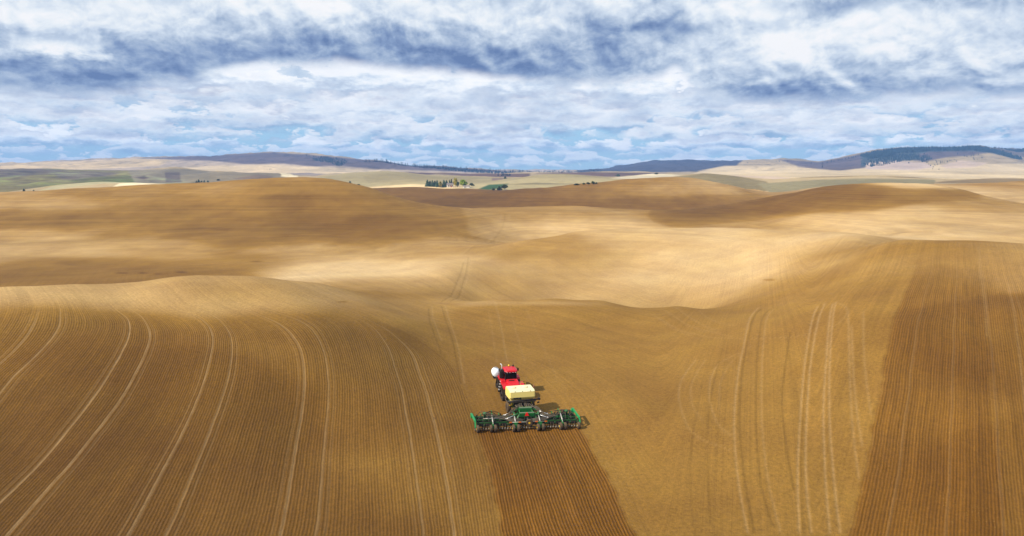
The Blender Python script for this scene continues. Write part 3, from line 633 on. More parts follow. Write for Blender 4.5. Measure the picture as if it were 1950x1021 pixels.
    h = N.m('ADD', h, N.m('MULTIPLY', N.m('MULTIPLY', blot, far), 3.0))
    bp = N.new('ShaderNodeBump'); bp.inputs['Strength'].default_value = .75; bp.inputs['Distance'].default_value = 1.0
    N.put(bp.inputs['Height'], h); N.l.new(bp.outputs[0], b.inputs['Normal'])
    N.l.new(b.outputs[0], N.new('ShaderNodeOutputMaterial').inputs[0])
    return m
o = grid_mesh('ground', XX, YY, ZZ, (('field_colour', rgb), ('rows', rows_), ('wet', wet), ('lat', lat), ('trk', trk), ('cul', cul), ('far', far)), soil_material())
o['kind'] = 'structure'

# ------------------------------------------------------------------ unseen clouds added overhead, density shaped to throw shade on the fields
SUNLIT = [(-600,330,.55),(100,315,1),(0,345,.28),(150,345,.3),(330,338,.32),(60,330,.3),(200,332,.35),(0,355,.4),(250,354,.95),(450,338,.7),(550,333,.9),(620,330,.6),(720,345,.65),(820,345,.65),(860,352,1),(830,357,1),(950,352,.65),(1060,343,.65),(1220,336,1),
 (300,303,.7),(380,304,.20),(450,303,.12),(520,300,.12),(600,306,.12),(700,314,.35),(800,321,.45),(900,328,.5),(400,318,1),(500,320,1),(640,323,1),(420,309,.55),(560,312,.5),
 (1000,334,.4),(1150,330,.3),(1200,320,.08),(1280,315,.08),(1340,317,.08),(1400,311,.6),(1400,320,.9),(1450,314,1),(1440,326,1),(1500,312,.3),(1560,316,.1),(1620,312,.1),(1660,300,.08),(1700,292,.08),(1640,322,.5),(1750,288,.3),(1760,300,.3),(1700,305,.4),(1690,316,1),(1750,318,1),(1810,290,.5),(1850,288,.65),(1820,302,1),(1880,300,1),(1930,310,1),(1860,320,1),(1600,330,1),(1750,332,1),(1900,332,1),(1920,287,.2),
 (1350,338,.5),(1420,345,.5),(1560,350,.6),(1650,338,.5),(1750,342,.6),(1900,344,.5),(1500,340,.7)]
ys_, xs_ = slice(0, NS_, 3), slice(0, NT_, 4)
gx, gy, gz, gu, gv, gd = (a[ys_, xs_] for a in (XX, YY, ZZ, UU, VV, dry_and_lit))
sunlit_near = .36 + .64 * np.clip((gd - .32) / .44, 0, 1) ** 1.1
sunlit_far = survey(SUNLIT, gu, gv, 46, .1, 4.2, .05, SS[ys_, xs_].astype(np.float32), 640.0).astype(float)
lf = np.clip((gy - 690) / 80, 0, 1); lf = np.where(brown_hill[ys_, xs_], 0, lf)
tau = np.clip(sunlit_near * (1 - lf) + sunlit_far * lf, .05, 1)
tau = np.clip(tau + .10 * fbm(gx / np.clip(gy * .25, 30, 600), gy / np.clip(gy * .3, 30, 700), 3, 301) * (tau < .93), .04, 1)
CLOUD_H = 1500.0
k_ = (CLOUD_H - gz) / SUN.z
cx, cy = gx + SUN.x * k_, gy + SUN.y * k_
dens = 1 - tau
lump = fbm(cx / 160, cy / 160, 4, 401)
zb = CLOUD_H - 30 * dens + 20 * lump * dens
zt = CLOUD_H + 5 + 160 * dens * (1 + .5 * lump)
def shade_cloud_material():
    m = bpy.data.materials.new('shade_cloud'); m.use_nodes = True
    N = NT(m.node_tree); N.n.clear()
    op = N.m('SUBTRACT', 1.0, N.m('SQRT', N.m('SUBTRACT', 1.0, N.attr('density'))))    # two skins are crossed
    tl = N.new('ShaderNodeBsdfTranslucent'); tl.inputs[0].default_value = (.82, .84, .88, 1)
    tr = N.new('ShaderNodeBsdfTransparent')
    mx = N.new('ShaderNodeMixShader')
    N.put(mx.inputs[0], op); N.l.new(tr.outputs[0], mx.inputs[1]); N.l.new(tl.outputs[0], mx.inputs[2])
    N.l.new(mx.outputs[0], N.new('ShaderNodeOutputMaterial').inputs[0])
    return m
cmesh = grid_mesh('shade_cloud_underside', cx, cy, zb, (('density', dens),), shade_cloud_material())
ctop = grid_mesh('shade_cloud_top', cx, cy, zt, (('density', dens),), cmesh.data.materials[0])
bm = bmesh.new(); bm.from_mesh(cmesh.data); bm.from_mesh(ctop.data)
bpy.data.objects.remove(ctop)
bm.edges.ensure_lookup_table()
bnd = [e for e in bm.edges if e.is_boundary]
bmesh.ops.bridge_loops(bm, edges=bnd)
for f in bm.faces: f.smooth = True
bm.to_mesh(cmesh.data); bm.free()
cmesh.name = 'shade_cloud_layer'; cmesh['kind'] = 'structure'
#GROUND_END
#MACHINES_BEGIN
def paint(name, col, rough=.45, dust=.35, metal=0.0, spec=.25, dustcol=(.30, .19, .085)):
    """a surface with dust lying on what faces up and blotches of wear"""
    m = bpy.data.materials.new(name); m.use_nodes = True
    N = NT(m.node_tree); N.n.clear()
    g = N.new('ShaderNodeNewGeometry'); tc = N.new('ShaderNodeTexCoord').outputs['Object']
    up = N.sm(N.sep(g.outputs['Normal'])[2], .1, 1.0)
    b1 = N.noise(tc, 3.0, 5, .65); b2 = N.noise(tc, 14.0, 3, .6)
    f = N.m('MULTIPLY', N.m('ADD', N.m('MULTIPLY', up, .55), .45), N.m('MULTIPLY', N.sm(b1, .35, .7, .35, 1.0), dust))
    c = N.mix(1.0, col, N.mix(b2, (.86, .86, .86), (1.1, 1.1, 1.1)), 'MULTIPLY')
    c = N.mix(f, c, dustcol)
    b = N.new('ShaderNodeBsdfPrincipled'); N.put(b.inputs['Base Color'], c)
    N.put(b.inputs['Roughness'], N.m('ADD', N.m('MULTIPLY', f, .4), rough, clamp=True))
    b.inputs['Metallic'].default_value = metal; b.inputs['Specular IOR Level'].default_value = spec
    N.l.new(b.outputs[0], N.new('ShaderNodeOutputMaterial').inputs[0])
    return m
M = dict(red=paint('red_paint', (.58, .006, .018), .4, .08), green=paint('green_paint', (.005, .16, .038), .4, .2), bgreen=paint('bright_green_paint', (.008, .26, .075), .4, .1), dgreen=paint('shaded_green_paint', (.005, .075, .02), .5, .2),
    yellow=paint('yellow_poly', (.84, .66, .20), .45, .10), lit_cream=paint('lit_pale_yellow_poly', (.86, .77, .46), .5, .08), hub=paint('yellow_paint', (.80, .50, .02), .4, .25), black=paint('black_paint', (.014, .014, .015), .45, .12),
    rubber=paint('dusty_rubber', (.035, .028, .024), .9, .55), track=paint('black_rubber', (.018, .017, .017), .85, .28), steel=paint('worn_steel', (.42, .41, .37), .45, .30, .4),
    glass=paint('dark_glass', (.008, .009, .011), .08, .03), white=paint('white_poly', (.74, .80, .84), .4, .05), hose=paint('grey_hose', (.085, .075, .062), .7, .3), dhose=paint('black_hose', (.03, .028, .026), .6, .25),
    amber=paint('amber_lens', (.95, .70, .08), .2, 0), orange=paint('orange_reflector', (.75, .16, .03), .4, .1), smv=paint('red_reflector', (.9, .02, .015), .4, .02), chrome=paint('bright_pipe', (.75, .74, .72), .3, .1, .5), lamp=paint('lamp_lens', (.8, .8, .75), .15, 0))

class MB:
    def __init__(s): s.bm = bmesh.new()
    def _add(s, vs, fs):
        v = [s.bm.verts.new(p) for p in vs]
        for f in fs: s.bm.faces.new([v[i] for i in f])
        return v
    def box(s, c, d, taper=(1, 1), rz=0.0, rx=0.0, ry=0.0, ch=0.0):
        """box centred at c of size d; the top scaled by taper; ch: bevel width"""
        b = bmesh.new(); h = [k / 2 for k in d]
        vs = [b.verts.new((x * h[0] * (taper[0] if z > 0 else 1), y * h[1] * (taper[1] if z > 0 else 1), z * h[2])) for z in (-1, 1) for x, y in ((-1, -1), (1, -1), (1, 1), (-1, 1))]
        for f in ((3, 2, 1, 0), (4, 5, 6, 7), (0, 1, 5, 4), (1, 2, 6, 5), (2, 3, 7, 6), (3, 0, 4, 7)): b.faces.new([vs[i] for i in f])
        if ch: bmesh.ops.bevel(b, geom=b.edges[:], offset=ch, segments=2, affect='EDGES', profile=.6)
        mt = Matrix.Translation(c) @ Matrix.Rotation(rz, 4, 'Z') @ Matrix.Rotation(rx, 4, 'X') @ Matrix.Rotation(ry, 4, 'Y')
        bmesh.ops.transform(b, matrix=mt, verts=b.verts)
        me = bpy.data.meshes.new('tmp'); b.to_mesh(me); b.free(); s.bm.from_mesh(me); bpy.data.meshes.remove(me)
        return s
    def bar(s, p, q, w=.1, h=None):
        p, q = Vector(p), Vector(q); d = q - p; h = h or w
        z = Vector((0, 0, 1)) if abs(d.normalized().z) < .95 else Vector((0, 1, 0))
        x = d.cross(z).normalized() * w / 2; y = x.cross(d).normalized() * h / 2
        vs = [a + i * x + j * y for a in (p, q) for i, j in ((-1, -1), (1, -1), (1, 1), (-1, 1))]
        s._add(vs, ((0, 1, 2, 3), (7, 6, 5, 4), (0, 4, 5, 1), (1, 5, 6, 2), (2, 6, 7, 3), (3, 7, 4, 0))); return s
    def tube(s, pts, r, n=8, smooth=3):
        pts = [Vector(p) for p in pts]
        if smooth > 1 and len(pts) > 2:
            o = []
            for i in range(len(pts) - 1):
                p0, p1, p2, p3 = pts[max(i - 1, 0)], pts[i], pts[i + 1], pts[min(i + 2, len(pts) - 1)]
                for j in range(smooth):
                    a = j / smooth
                    o.append(.5 * (2 * p1 + (p2 - p0) * a + (2 * p0 - 5 * p1 + 4 * p2 - p3) * a * a + (3 * p1 - p0 - 3 * p2 + p3) * a ** 3))
            pts = o + [pts[-1]]
        rs = r if isinstance(r, (list, tuple)) else [r] * len(pts)
        rings = []
        for i, p in enumerate(pts):
            d = (pts[min(i + 1, len(pts) - 1)] - pts[max(i - 1, 0)]).normalized()
            a = Vector((0, 0, 1)) if abs(d.z) < .9 else Vector((1, 0, 0))
            x = d.cross(a).normalized(); y = x.cross(d)
            rings.append([s.bm.verts.new(p + (x * math.cos(k * 2 * math.pi / n) + y * math.sin(k * 2 * math.pi / n)) * rs[i]) for k in range(n)])
        for a, b in zip(rings[:-1], rings[1:]):
            for k in range(n):
                f = s.bm.faces.new((a[k], a[(k + 1) % n], b[(k + 1) % n], b[k])); f.smooth = True
        s.bm.faces.new(rings[0][::-1]); s.bm.faces.new(rings[-1]); return s
    def lathe(s, c, ax, prof, n=20):
        """prof: (distance along the axis, radius)"""
        c, ax = Vector(c), Vector(ax).normalized()
        a = Vector((0, 0, 1)) if abs(ax.z) < .9 else Vector((1, 0, 0))
        x = ax.cross(a).normalized(); y = x.cross(ax)
        rings = [[s.bm.verts.new(c + ax * t + (x * math.cos(k * 2 * math.pi / n) + y * math.sin(k * 2 * math.pi / n)) * r) for k in range(n)] for t, r in prof]
        for p, q in zip(rings[:-1], rings[1:]):
            for k in range(n):
                f = s.bm.faces.new((p[k], q[k], q[(k + 1) % n], p[(k + 1) % n])); f.smooth = True
        s.bm.faces.new(rings[0]); s.bm.faces.new(rings[-1][::-1]); return s
    def prism(s, poly, x0, x1, inset=0.0):
        """(y, z) outline pushed along x; inset shrinks the two end outlines about their middle"""
        n = len(poly); my, mz = sum(p[0] for p in poly) / n, sum(p[1] for p in poly) / n
        e = .12 if inset else 0
        secs = [(x0, 1 - inset), (x0 + e, 1), (x1 - e, 1), (x1, 1 - inset)] if inset else [(x0, 1), (x1, 1)]
        rings = [[s.bm.verts.new((x, my + (y - my) * k, mz + (z - mz) * k)) for y, z in poly] for x, k in secs]
        for a, b in zip(rings[:-1], rings[1:]):
            for k in range(n): s.bm.faces.new((a[k], a[(k + 1) % n], b[(k + 1) % n], b[k]))
        s.bm.faces.new(rings[0][::-1]); s.bm.faces.new(rings[-1]); return s
    def build(s, name, mat, parent=None, loc=None):
        bmesh.ops.recalc_face_normals(s.bm, faces=s.bm.faces[:])
        me = bpy.data.meshes.new(name); s.bm.to_mesh(me); s.bm.free()
        me.materials.append(mat)
        o = bpy.data.objects.new(name, me); COL.objects.link(o); o.parent = parent
        if loc: o.location = loc
        return o
def thing(name, label, cat, loc, rz=0.0, group=None, rx=0.0, ry=0.0):
    o = bpy.data.objects.new(name, None); COL.objects.link(o); o.empty_display_size = .3
    o.location = loc; o.rotation_euler = (rx, ry, rz); o['label'] = label; o['category'] = cat
    if group: o['group'] = group
    return o
def on_ground(name, label, cat, x, y, rz, a, b):
    """stand a machine on the slope: a, b are half its width and length"""
    f = Vector((-math.sin(rz), math.cos(rz))); r = Vector((math.cos(rz), math.sin(rz)))
    h = lambda i, j: ground_z(x + r.x * i * a + f.x * j * b, y + r.y * i * a + f.y * j * b)
    zl, zr, zf, zb = h(-1, 0), h(1, 0), h(0, 1), h(0, -1)
    return thing(name, label, cat, (x, y, (zl + zr + zf + zb) / 4 - .03), rz, None, math.atan2(zf - zb, 2 * b), -math.atan2(zr - zl, 2 * a))
def copy_part(o, parent, loc=None, scale=None):
    c = o.copy(); COL.objects.link(c); c.parent = parent
    if loc is not None: c.location = loc
    if scale is not None: c.scale = scale
    for ch in list(o.children):
        d = ch.copy(); COL.objects.link(d); d.parent = c
    return c
def tyre(r, w, n=24):
    return [(-w / 2, r * .62), (-w / 2, r * .86), (-w * .38, r * .97), (-w * .16, r), (w * .16, r), (w * .38, r * .97), (w / 2, r * .86), (w / 2, r * .62)]

# ------------------------------------------------------------------ the air drill
dr = on_ground('air_drill', 'wide green folding-wing air drill sowing dark rows at the back of the red tractor train', 'air drill', DRILL.x, DRILL.y, R(7), 5.8, 1.6)
dr.scale = (.965, .84, 1)
mb = MB()
for y in (.9, 2.0, 3.1): mb.box((0, y, .72), (4.3, .13, .13))
for x in (-2.08, -1.15, 1.15, 2.08): mb.box((x, 2.0, .58), (.12, 2.9, .14))
for sx in (-1, 1): mb.bar((sx * 1.1, 3.2, .72), (sx * .12, 5.9, .70), .16, .2)
mb.box((0, 4.3, .74), (1.2, .12, .12))
mb.build('centre_frame', M['dgreen'], dr)
for y in (1.0, 2.1, 3.2): MB().box((0, y - .1, .47), (4.2, .22, .26), taper=(1, .6)).build('spring_bank', M['black'], dr)
for sx in (-1, 1):
    mb = MB()
    for y in (.9, 2.0, 3.1): mb.box((sx * 4.02, y, .72), (3.5, .13, .13))
    for x in (2.3, 3.15, 4.0, 4.9, 5.72): mb.box((sx * x, 2.0, .58), (.11, 2.9, .13))
    mb.box((sx * 4.0, 2.55, .86), (3.3, .10, .08)); mb.box((sx * 4.0, 1.45, .84), (3.3, .08, .08))
    wg = mb.build('wing', M['dgreen'], dr)
    for y in (1.0, 2.1, 3.2): MB().box((sx * 4.02, y - .1, .47), (3.4, .24, .26), taper=(1, .6)).build('spring_bank', M['black'], wg)
    fx, fy, fz = ((-6.22, 3.1, 1.05) if sx < 0 else (5.70, 3.4, 1.20))
    mb = MB().bar((fx, fy, fz), (sx * 5.95, .55, 1.02), .17, .2).bar((sx * 5.95, .62, 1.02), (sx * 5.95, .12, .42), .14, .17)
    mb.box((fx, fy - .05, fz - .15), (.24, .42, .5), ch=.05).bar((sx * 5.7, 3.1, .7), (fx, fy - .1, fz - .1), .1).bar((sx * 5.95, 1.9, 1.1), (sx * 5.72, 1.9, .7), .1)
    mb.lathe((fx - sx * .17, fy, fz - .2), (1, 0, 0), [(-.05, .24), (.05, .24)], 14)
    mb.build('end_arm', M['bgreen'], wg)
    mb = MB().lathe((sx * 4.75, 2.45, .78), (0, 0, 1), [(0, .16), (.35, .16), (.42, .27), (.55, .27), (.62, .12)], 16)
    mb.build('distributor_tower', M['green'], wg)
    MB().tube([(sx * 4.95, 1.55, .98), (sx * 3.2, 1.55, .98)], .055, 8, 1).build('hydraulic_ram', M['steel'] if sx < 0 else M['green'], wg)
    for x, y, z in ((3.9, 3.3, 1.35), (5.2, 2.9, 1.15), (3.1, 3.05, 1.1)):
        MB().bar((sx * x, y, .72), (sx * x, y - .08, z), .1).bar((sx * x, y - .04, z), (sx * x, y - .45, z - .12), .08).build('depth_post', M['green'], wg)
mb = MB().prism([(1.48, 1.05), (1.40, 1.45), (1.52, 1.52), (1.95, 1.47), (1.95, 1.05)], -.84, .84).build('rear_manifold', M['green'], dr)
mb = MB().prism([(2.75, 1.15), (2.70, 1.63), (2.80, 1.70), (3.3, 1.64), (3.3, 1.12)], -.74, .74).build('front_manifold', M['green'], dr)
for x, y, z in ((.72, 2.72, 1.72), (.84, 1.46, 1.545)): MB().bar((-x, y, z), (x, y, z), .05).build('edge_bar', M['steel'], dr)  # pale bar along the top edge of each manifold
for sx in (-1, 1): MB().bar((sx * 1.15, 3.1, .8), (sx * .7, 2.95, 1.5), .12).bar((sx * .7, 2.95, 1.45), (sx * .8, 1.75, 1.3), .1).bar((sx * .8, 1.8, 1.35), (sx * 1.15, 1.4, .8), .12).build('tower_strut', M['green'], dr)
mb = MB(); p = [(-.24, 1.34, 1.20), (.24, 1.34, 1.20), (.06, 1.34, 1.60), (-.06, 1.34, 1.60)]
mb._add([Vector(k) for k in p] + [Vector((k[0], 1.38, k[2])) for k in p], ((0, 1, 2, 3), (7, 6, 5, 4), (0, 4, 5, 1), (1, 5, 6, 2), (2, 6, 7, 3), (3, 7, 4, 0)))
mb.build('warning_triangle', M['smv'], dr)
for sx in (-1, 1):
    for p, q in (((.75, 3.0, 1.55), (2.55, 2.45, 1.0)), ((.82, 1.75, 1.42), (2.40, 1.25, .96))):
        a, b = Vector((sx * p[0], p[1], p[2])), Vector((sx * q[0], q[1], q[2])); c = a.lerp(b, .45)
        o = MB().tube([a, c], .062, 8, 1).build('fold_cylinder', M['green'], dr)
        MB().tube([c, b], .038, 8, 1).lathe(b, (0, 1, 0), [(-.06, .08), (.06, .08)], 10).build('piston_rod', M['chrome'], o)
MB().tube([(-2.05, .18, .90), (2.05, .18, .90)], .035, 8, 1).build('marker_bar', M['steel'], dr)
for x in (-2.0, -.95, .95, 2.0): MB().box((x, .12, .92), (.30, .03, .12)).build('reflector', M['orange'], dr)
# openers and press wheels: one of each, then copies
mb = MB().bar((0, 0, .70), (0, -.12, .62), .16, .12).bar((0, -.10, .64), (0, .10, .33), .06, .09).bar((0, .10, .35), (0, -.10, .04), .05, .09).box((0, -.02, .84), (.12, .2, .16)).bar((0, -.08, .07), (0, .08, -.02), .05, .05)
mb.tube([(0, -.02, .62), (.05, .06, .56), (0, .10, .50), (-.05, .04, .46), (0, 0, .40)], .022, 6, 2)
op0 = mb.build('opener', M['black'], dr)
mb = MB().lathe((0, 0, .20), (1, 0, 0), [(-.035, .05), (-.035, .20), (0, .215), (.035, .20), (.035, .05)], 14)
mb.bar((.06, .72, .62), (.06, .02, .22), .03, .05).bar((.06, .02, .22), (0, 0, .20), .03)
pw0 = mb.build('press_wheel', M['rubber'], dr)
MB().lathe((0, 0, .20), (1, 0, 0), [(-.05, .02), (-.05, .11), (.05, .11), (.05, .02)], 10).bar((.02, -.02, .22), (.02, -.16, .34), .04, .06).build('scraper', M['steel'], pw0)
for k in range(40):
    x = -5.95 + .3051 * k
    o = op0 if k == 0 else copy_part(op0, dr)
    o.location = (x, (1.0, 2.1, 3.2)[(k * 2) % 3], 0)
    w_ = pw0 if k == 0 else copy_part(pw0, dr)
    w_.location = (x, .22 + .06 * (k % 2), 0)
# gauge wheels in pairs
def wheel(name, r, w, parent, hub=M['hub']):
    t = MB().lathe((0, 0, 0), (1, 0, 0), tyre(r, w)).build(name, M['rubber'], parent)
    MB().lathe((0, 0, 0), (1, 0, 0), [(-w * .53, r * .12), (-w * .53, r * .22), (-w * .36, r * .56), (-w * .46, r * .66), (w * .46, r * .66), (w * .36, r * .56), (w * .53, r * .22), (w * .53, r * .12)]).build('rim', hub, t)
    return t
gw0 = wheel('gauge_wheel', .40, .30, dr)
for i, x in enumerate((-5.68, -4.20, -3.72, -1.68, -1.14, 1.10, 1.66, 3.70, 4.20, 5.78)):
    o = gw0 if i == 0 else copy_part(gw0, dr)
    o.scale = (1, 1.19, 1)
    o.location = (x, -.28 if abs(x) < 2 else -.12, .38); o.rotation_euler = (0, 0, (.05, -.06, .03, .0, -.04, .05, -.05, .08, .05, -.1)[i])
for x, y0 in ((-3.96, -.12), (-1.41, -.28), (1.38, -.28), (3.95, -.12)):
    o = MB().bar((x, .95, .82), (x, y0 + .12, .62), .14, .18).bar((x, y0 + .16, .66), (x, y0, .36), .12, .12).tube([(x - .2, y0, .38), (x + .2, y0, .38)], .05, 8, 1)
    if abs(x) < 2: o.box((x, .10, .80), (.42, .10, .22)).box((x, y0 + .22, .62), (.26, .1, .34))
    o = o.build('wheel_arm', M['green'], dr)
    MB().tube([(x, 2.3, 1.28), (x, 1.25, 1.08), (x, .38, .90)], .075, 8, 1).tube([(x, .5, .93), (x, .1, .82)], .04, 8, 1).build('lift_cylinder', M['steel'] , o)
    MB().bar((x, 2.5, .8), (x, 2.2, 1.34), .12).bar((x, 2.25, 1.3), (x, 1.95, 1.24), .16, .14).build('cylinder_mount', M['green'], o)
sp = wheel('spare_wheel', .40, .28, dr); sp.location = (.12, .02, .86); sp.rotation_euler = (R(-8), 0, R(84))
MB().bar((.12, .2, .86), (.1, .95, .76), .12).tube([(0, .5, .86), (0, .7, 1.22)], .12, 8, 1).build('wheel_post', M['black'], dr)
# seed hoses from the cart out to the wings, then down to the openers
rg = random.Random(4)
for sx in (-1, 1):
    for k in range(5):
        x0 = sx * (.2 + .15 * k); o_ = rg.uniform(-.15, .15)
        MB().tube([(x0, 5.6 + o_, 1.55 - .05 * k), (x0 * 1.2, 4.5, 1.25 + o_), (sx * (1.0 + .1 * k), 3.2 + o_, 1.30 + .3 * o_ if k % 2 else 1.62), (sx * (2.1 + .06 * k), 2.2 + .12 * k - .4, .98 + .08 * (k % 3)), (sx * (3.2 + .1 * k), 2.1 + .14 * k - .5, 1.0 + o_ * .5), (sx * 4.7, 2.45 + o_, 1.2)], .038, 6, 5).build('air_hose', M['hose'], dr)
    for k in range(5):
        o_ = rg.uniform(-.1, .1)
        MB().tube([(sx * .3, 1.3 + o_, .8), (sx * (.8 + .1 * k), .62 + .12 * k, .82 + .05 * k), (sx * 1.8, .7 + .15 * k, .86 + .04 * k), (sx * (2.6 + .3 * k), 1.2 + .2 * k, .95)], .04, 6, 5).build('air_hose', M['hose'], dr)
    for k in range(16):
        tx = sx * (2.4 + .22 * k); ty = (1.0, 2.1, 3.2)[k % 3]; a = rg.uniform(0, 6.28)
        MB().tube([(sx * 4.75 + .2 * math.cos(a), 2.45 + .2 * math.sin(a), 1.34), (sx * 4.75 * .5 + tx * .5, 2.45 * .5 + ty * .5 + .1, 1.28 + rg.uniform(-.1, .1)), (tx, ty, .95), (tx, ty - .1, .5)], .036, 5, 4).build('seed_hose', M['dhose'], dr)
for k in range(10):
    tx = -2.0 + .42 * k; ty = (1.0, 2.1)[k % 2]
    MB().tube([(tx * .4, 2.0, 1.1), (tx * .8, ty + .3, 1.1), (tx, ty, .85), (tx, ty - .1, .45)], .026, 5, 4).build('seed_hose', M['dhose'], dr)

# ------------------------------------------------------------------ the seed cart between drill and tractor
ct_p = spot(990.5, 783.5)
ct = on_ground('seed_cart', 'pale yellow seed tank cart towed between the red tractor and the green drill', 'seed cart', ct_p.x, ct_p.y, R(14), 1.35, 1.5)
mb = MB()
for sx in (-1, 1): mb.bar((sx * .82, -1.35, .82), (sx * .82, 2.2, .82), .13, .2).bar((sx * .82, 2.1, .82), (sx * .1, 4.3, .66), .13, .18)
for y in (-1.3, -.3, .9, 2.1): mb.box((0, y, .80), (1.9, .12, .14))
for sx in (-1, 1):
    for y in (-1.0, 1.0): mb.bar((sx * 1.15, y, .8), (sx * 1.15, y, 1.85), .09)
mb.box((0, 0, .72), (2.9, .16, .16)).box((0, 1.0, 1.78), (2.4, .08, .08))
mb.build('cart_frame', M['dgreen'], ct)
prof = [(-.95, 1.82), (-1.10, 2.05), (-1.02, 2.66), (-.78, 2.80), (.95, 2.86), (1.15, 2.7), (1.2, 2.05), (1.0, 1.82)]
tank = MB().prism(prof, -1.52, 1.52, .07).build('tank', M['yellow'], ct)
MB().prism([(-1.03, 2.665), (-.79, 2.815), (.95, 2.875), (1.12, 2.73), (1.05, 2.70), (-.9, 2.64)], -1.47, 1.47, .02).build('lit_tank_top', M['lit_cream'], tank)  # paler sheet over the tank: light on its top put into the colour
for x in (-.85, 0.02, .95): MB().box((x, -.96, 2.72), (.07, .10, .06)).build('latch', M['black'], tank)
for x in (-.8, .62): MB().lathe((x, .2, 2.84), (0, 0, 1), [(0, .33), (.07, .33), (.10, .28), (.12, .1)], 20).build('lid', M['lit_cream'], tank)
MB().box((-.62, -1.09, 1.97), (.95, .05, .17)).build('sight_panel', M['black'], tank)
for x in (-.75, .7): MB().box((x, 0, 1.5), (.7, .9, .62), taper=(1.6, 1.7), ch=.03).build('hopper', M['yellow'], tank)
for x in (-1.28, 1.0): MB().bar((x, -1.12, 1.8), (x, -1.18, 1.25), .09, .09).bar((x, -1.18, 1.28), (x - .34, -1.18, 1.24), .09, .08).build('bracket', M['hub'], ct)
mb = MB().box((-.15, -1.42, 1.66), (3.3, .42, .05)).tube([(-1.85, -1.34, 1.74), (1.9, -1.30, 1.78)], .10, 10, 1).box((1.92, -1.30, 1.80), (.26, .3, .26), ch=.05).bar((1.7, -1.3, 1.35), (1.95, -1.28, 1.42), .12, .14)
mb.bar((-1.7, -1.4, 1.64), (-1.3, -.9, .9), .06).bar((1.4, -1.4, 1.64), (1.15, -.9, .9), .06)
mb.build('walkway', M['black'], ct)
for x in (-.75, .05, .72): MB().box((x, -1.05, 1.22), (.52, .5, .5), ch=.04).box((x, -1.1, .95), (.3, .34, .2)).build('meter_box', M['black'], ct)
mb = MB().tube([(1.72, .25, 1.7), (1.72, .25, 2.55)], .06, 8, 1).bar((1.72, .25, 2.0), (1.4, .25, 1.95), .05).build('marker_pole', M['chrome'], ct)
MB().tube([(1.72, .25, 2.55), (1.72, .25, 3.0)], .055, 8, 1).build('pole_cap', paint('faded_red_cap', (.25, .07, .05)), mb)
mb = MB().tube([(.3, 1.1, 2.8), (.3, 1.15, 3.12), (.95, 1.15, 3.12), (.95, 1.1, 2.8)], .03, 6, 1).build('handrail', M['hub'], ct)
cw0 = wheel('cart_wheel', .66, .46, ct, M['black']); cw0.location = (-1.42, 0, .63)
cw1 = copy_part(cw0, ct, (1.42, 0, .63))
rg = random.Random(9)
for k in range(6):
    x = -.9 + .36 * k; o_ = rg.uniform(-.1, .1)
    MB().tube([(x, -1.2, 1.05), (x * 1.1, -1.7, 1.35 + o_), (x * .9 + o_, -2.3, 1.25), (x * .6, -3.0, 1.35)], .055, 7, 5).build('air_hose', M['hose'], ct)
for k in range(4):
    MB().tube([(-1.3 - .05 * k, -1.1, 1.35), (-1.72 - .03 * k, -.5, 1.5 + .04 * k), (-1.62, .6, 1.45), (-1.2 + .08 * k, 2.2, 1.3), (-.5 + .1 * k, 3.8, 1.2)], .035, 6, 5).build('hydraulic_hose', M['hose'] if k % 2 else M['dhose'], ct)

# ------------------------------------------------------------------ the tractor
tp = spot(971.5, 748)
TX = tp.x
tr = on_ground('tracked_tractor', 'red articulated tractor on black rubber tracks with a white tank at its side', 'tractor', TX, tp.y, R(10), 1.2, 2.2)
mb = MB().box((0, -1.9, .95), (.9, 2.6, .6)).box((0, 1.7, 1.0), (.95, 4.0, .7)).tube([(0, -.6, .6), (0, -.6, 1.3)], .22, 12, 1).box((0, -3.35, .62), (.34, .6, .2))
mb.build('chassis', M['black'], tr)
def hull_track():
    cs = [(0, 1.08, .46), (.78, .36, .36), (-.78, .36, .36)]
    pts = [(y + r * math.cos(a * math.pi / 12), z + r * math.sin(a * math.pi / 12)) for y, z, r in cs for a in range(24)]
    pts = sorted(set((round(a, 4), round(b, 4)) for a, b in pts))
    def half(ps):
        h = []
        for p in ps:
            while len(h) > 1 and (h[-1][0] - h[-2][0]) * (p[1] - h[-2][1]) - (h[-1][1] - h[-2][1]) * (p[0] - h[-2][0]) <= 0: h.pop()
            h.append(p)
        return h
    lo, up_ = half(pts), half(pts[::-1])
    return lo[:-1] + up_[:-1]
hull = hull_track()
mb = MB(); n = len(hull)
inner = [(y * .93, .62 + (z - .62) * .92) for y, z in hull]
for x0, x1 in ((-.36, .36),):
    ro = [[mb.bm.verts.new((x, y, z)) for y, z in hull] for x in (x0, x1)]; ri = [[mb.bm.verts.new((x, y, z)) for y, z in inner] for x in (x0, x1)]
    for k in range(n):
        j = (k + 1) % n
        mb.bm.faces.new((ro[0][k], ro[0][j], ro[1][j], ro[1][k])); mb.bm.faces.new((ri[0][k], ri[1][k], ri[1][j], ri[0][j]))
        mb.bm.faces.new((ro[0][k], ri[0][k], ri[0][j], ro[0][j])); mb.bm.faces.new((ro[1][k], ro[1][j], ri[1][j], ri[1][k]))
per = 0
for k in range(n):                                                  # tread bars
    a, b = Vector(hull[k]), Vector(hull[(k + 1) % n]); L_ = (b - a).length; m_ = max(1, round(L_ / .16))
    for i in range(m_):
        c = a.lerp(b, (i + .5) / m_); nrm = Vector(((b - a).y, -(b - a).x)).normalized()
        if L_ / m_ > .05: mb.bar((-.34, c.x + nrm.x * .02, c.y + nrm.y * .02), (.34, c.x + nrm.x * .02, c.y + nrm.y * .02), .06, .06)
tk0 = mb.build('rubber_track', M['track'], tr)
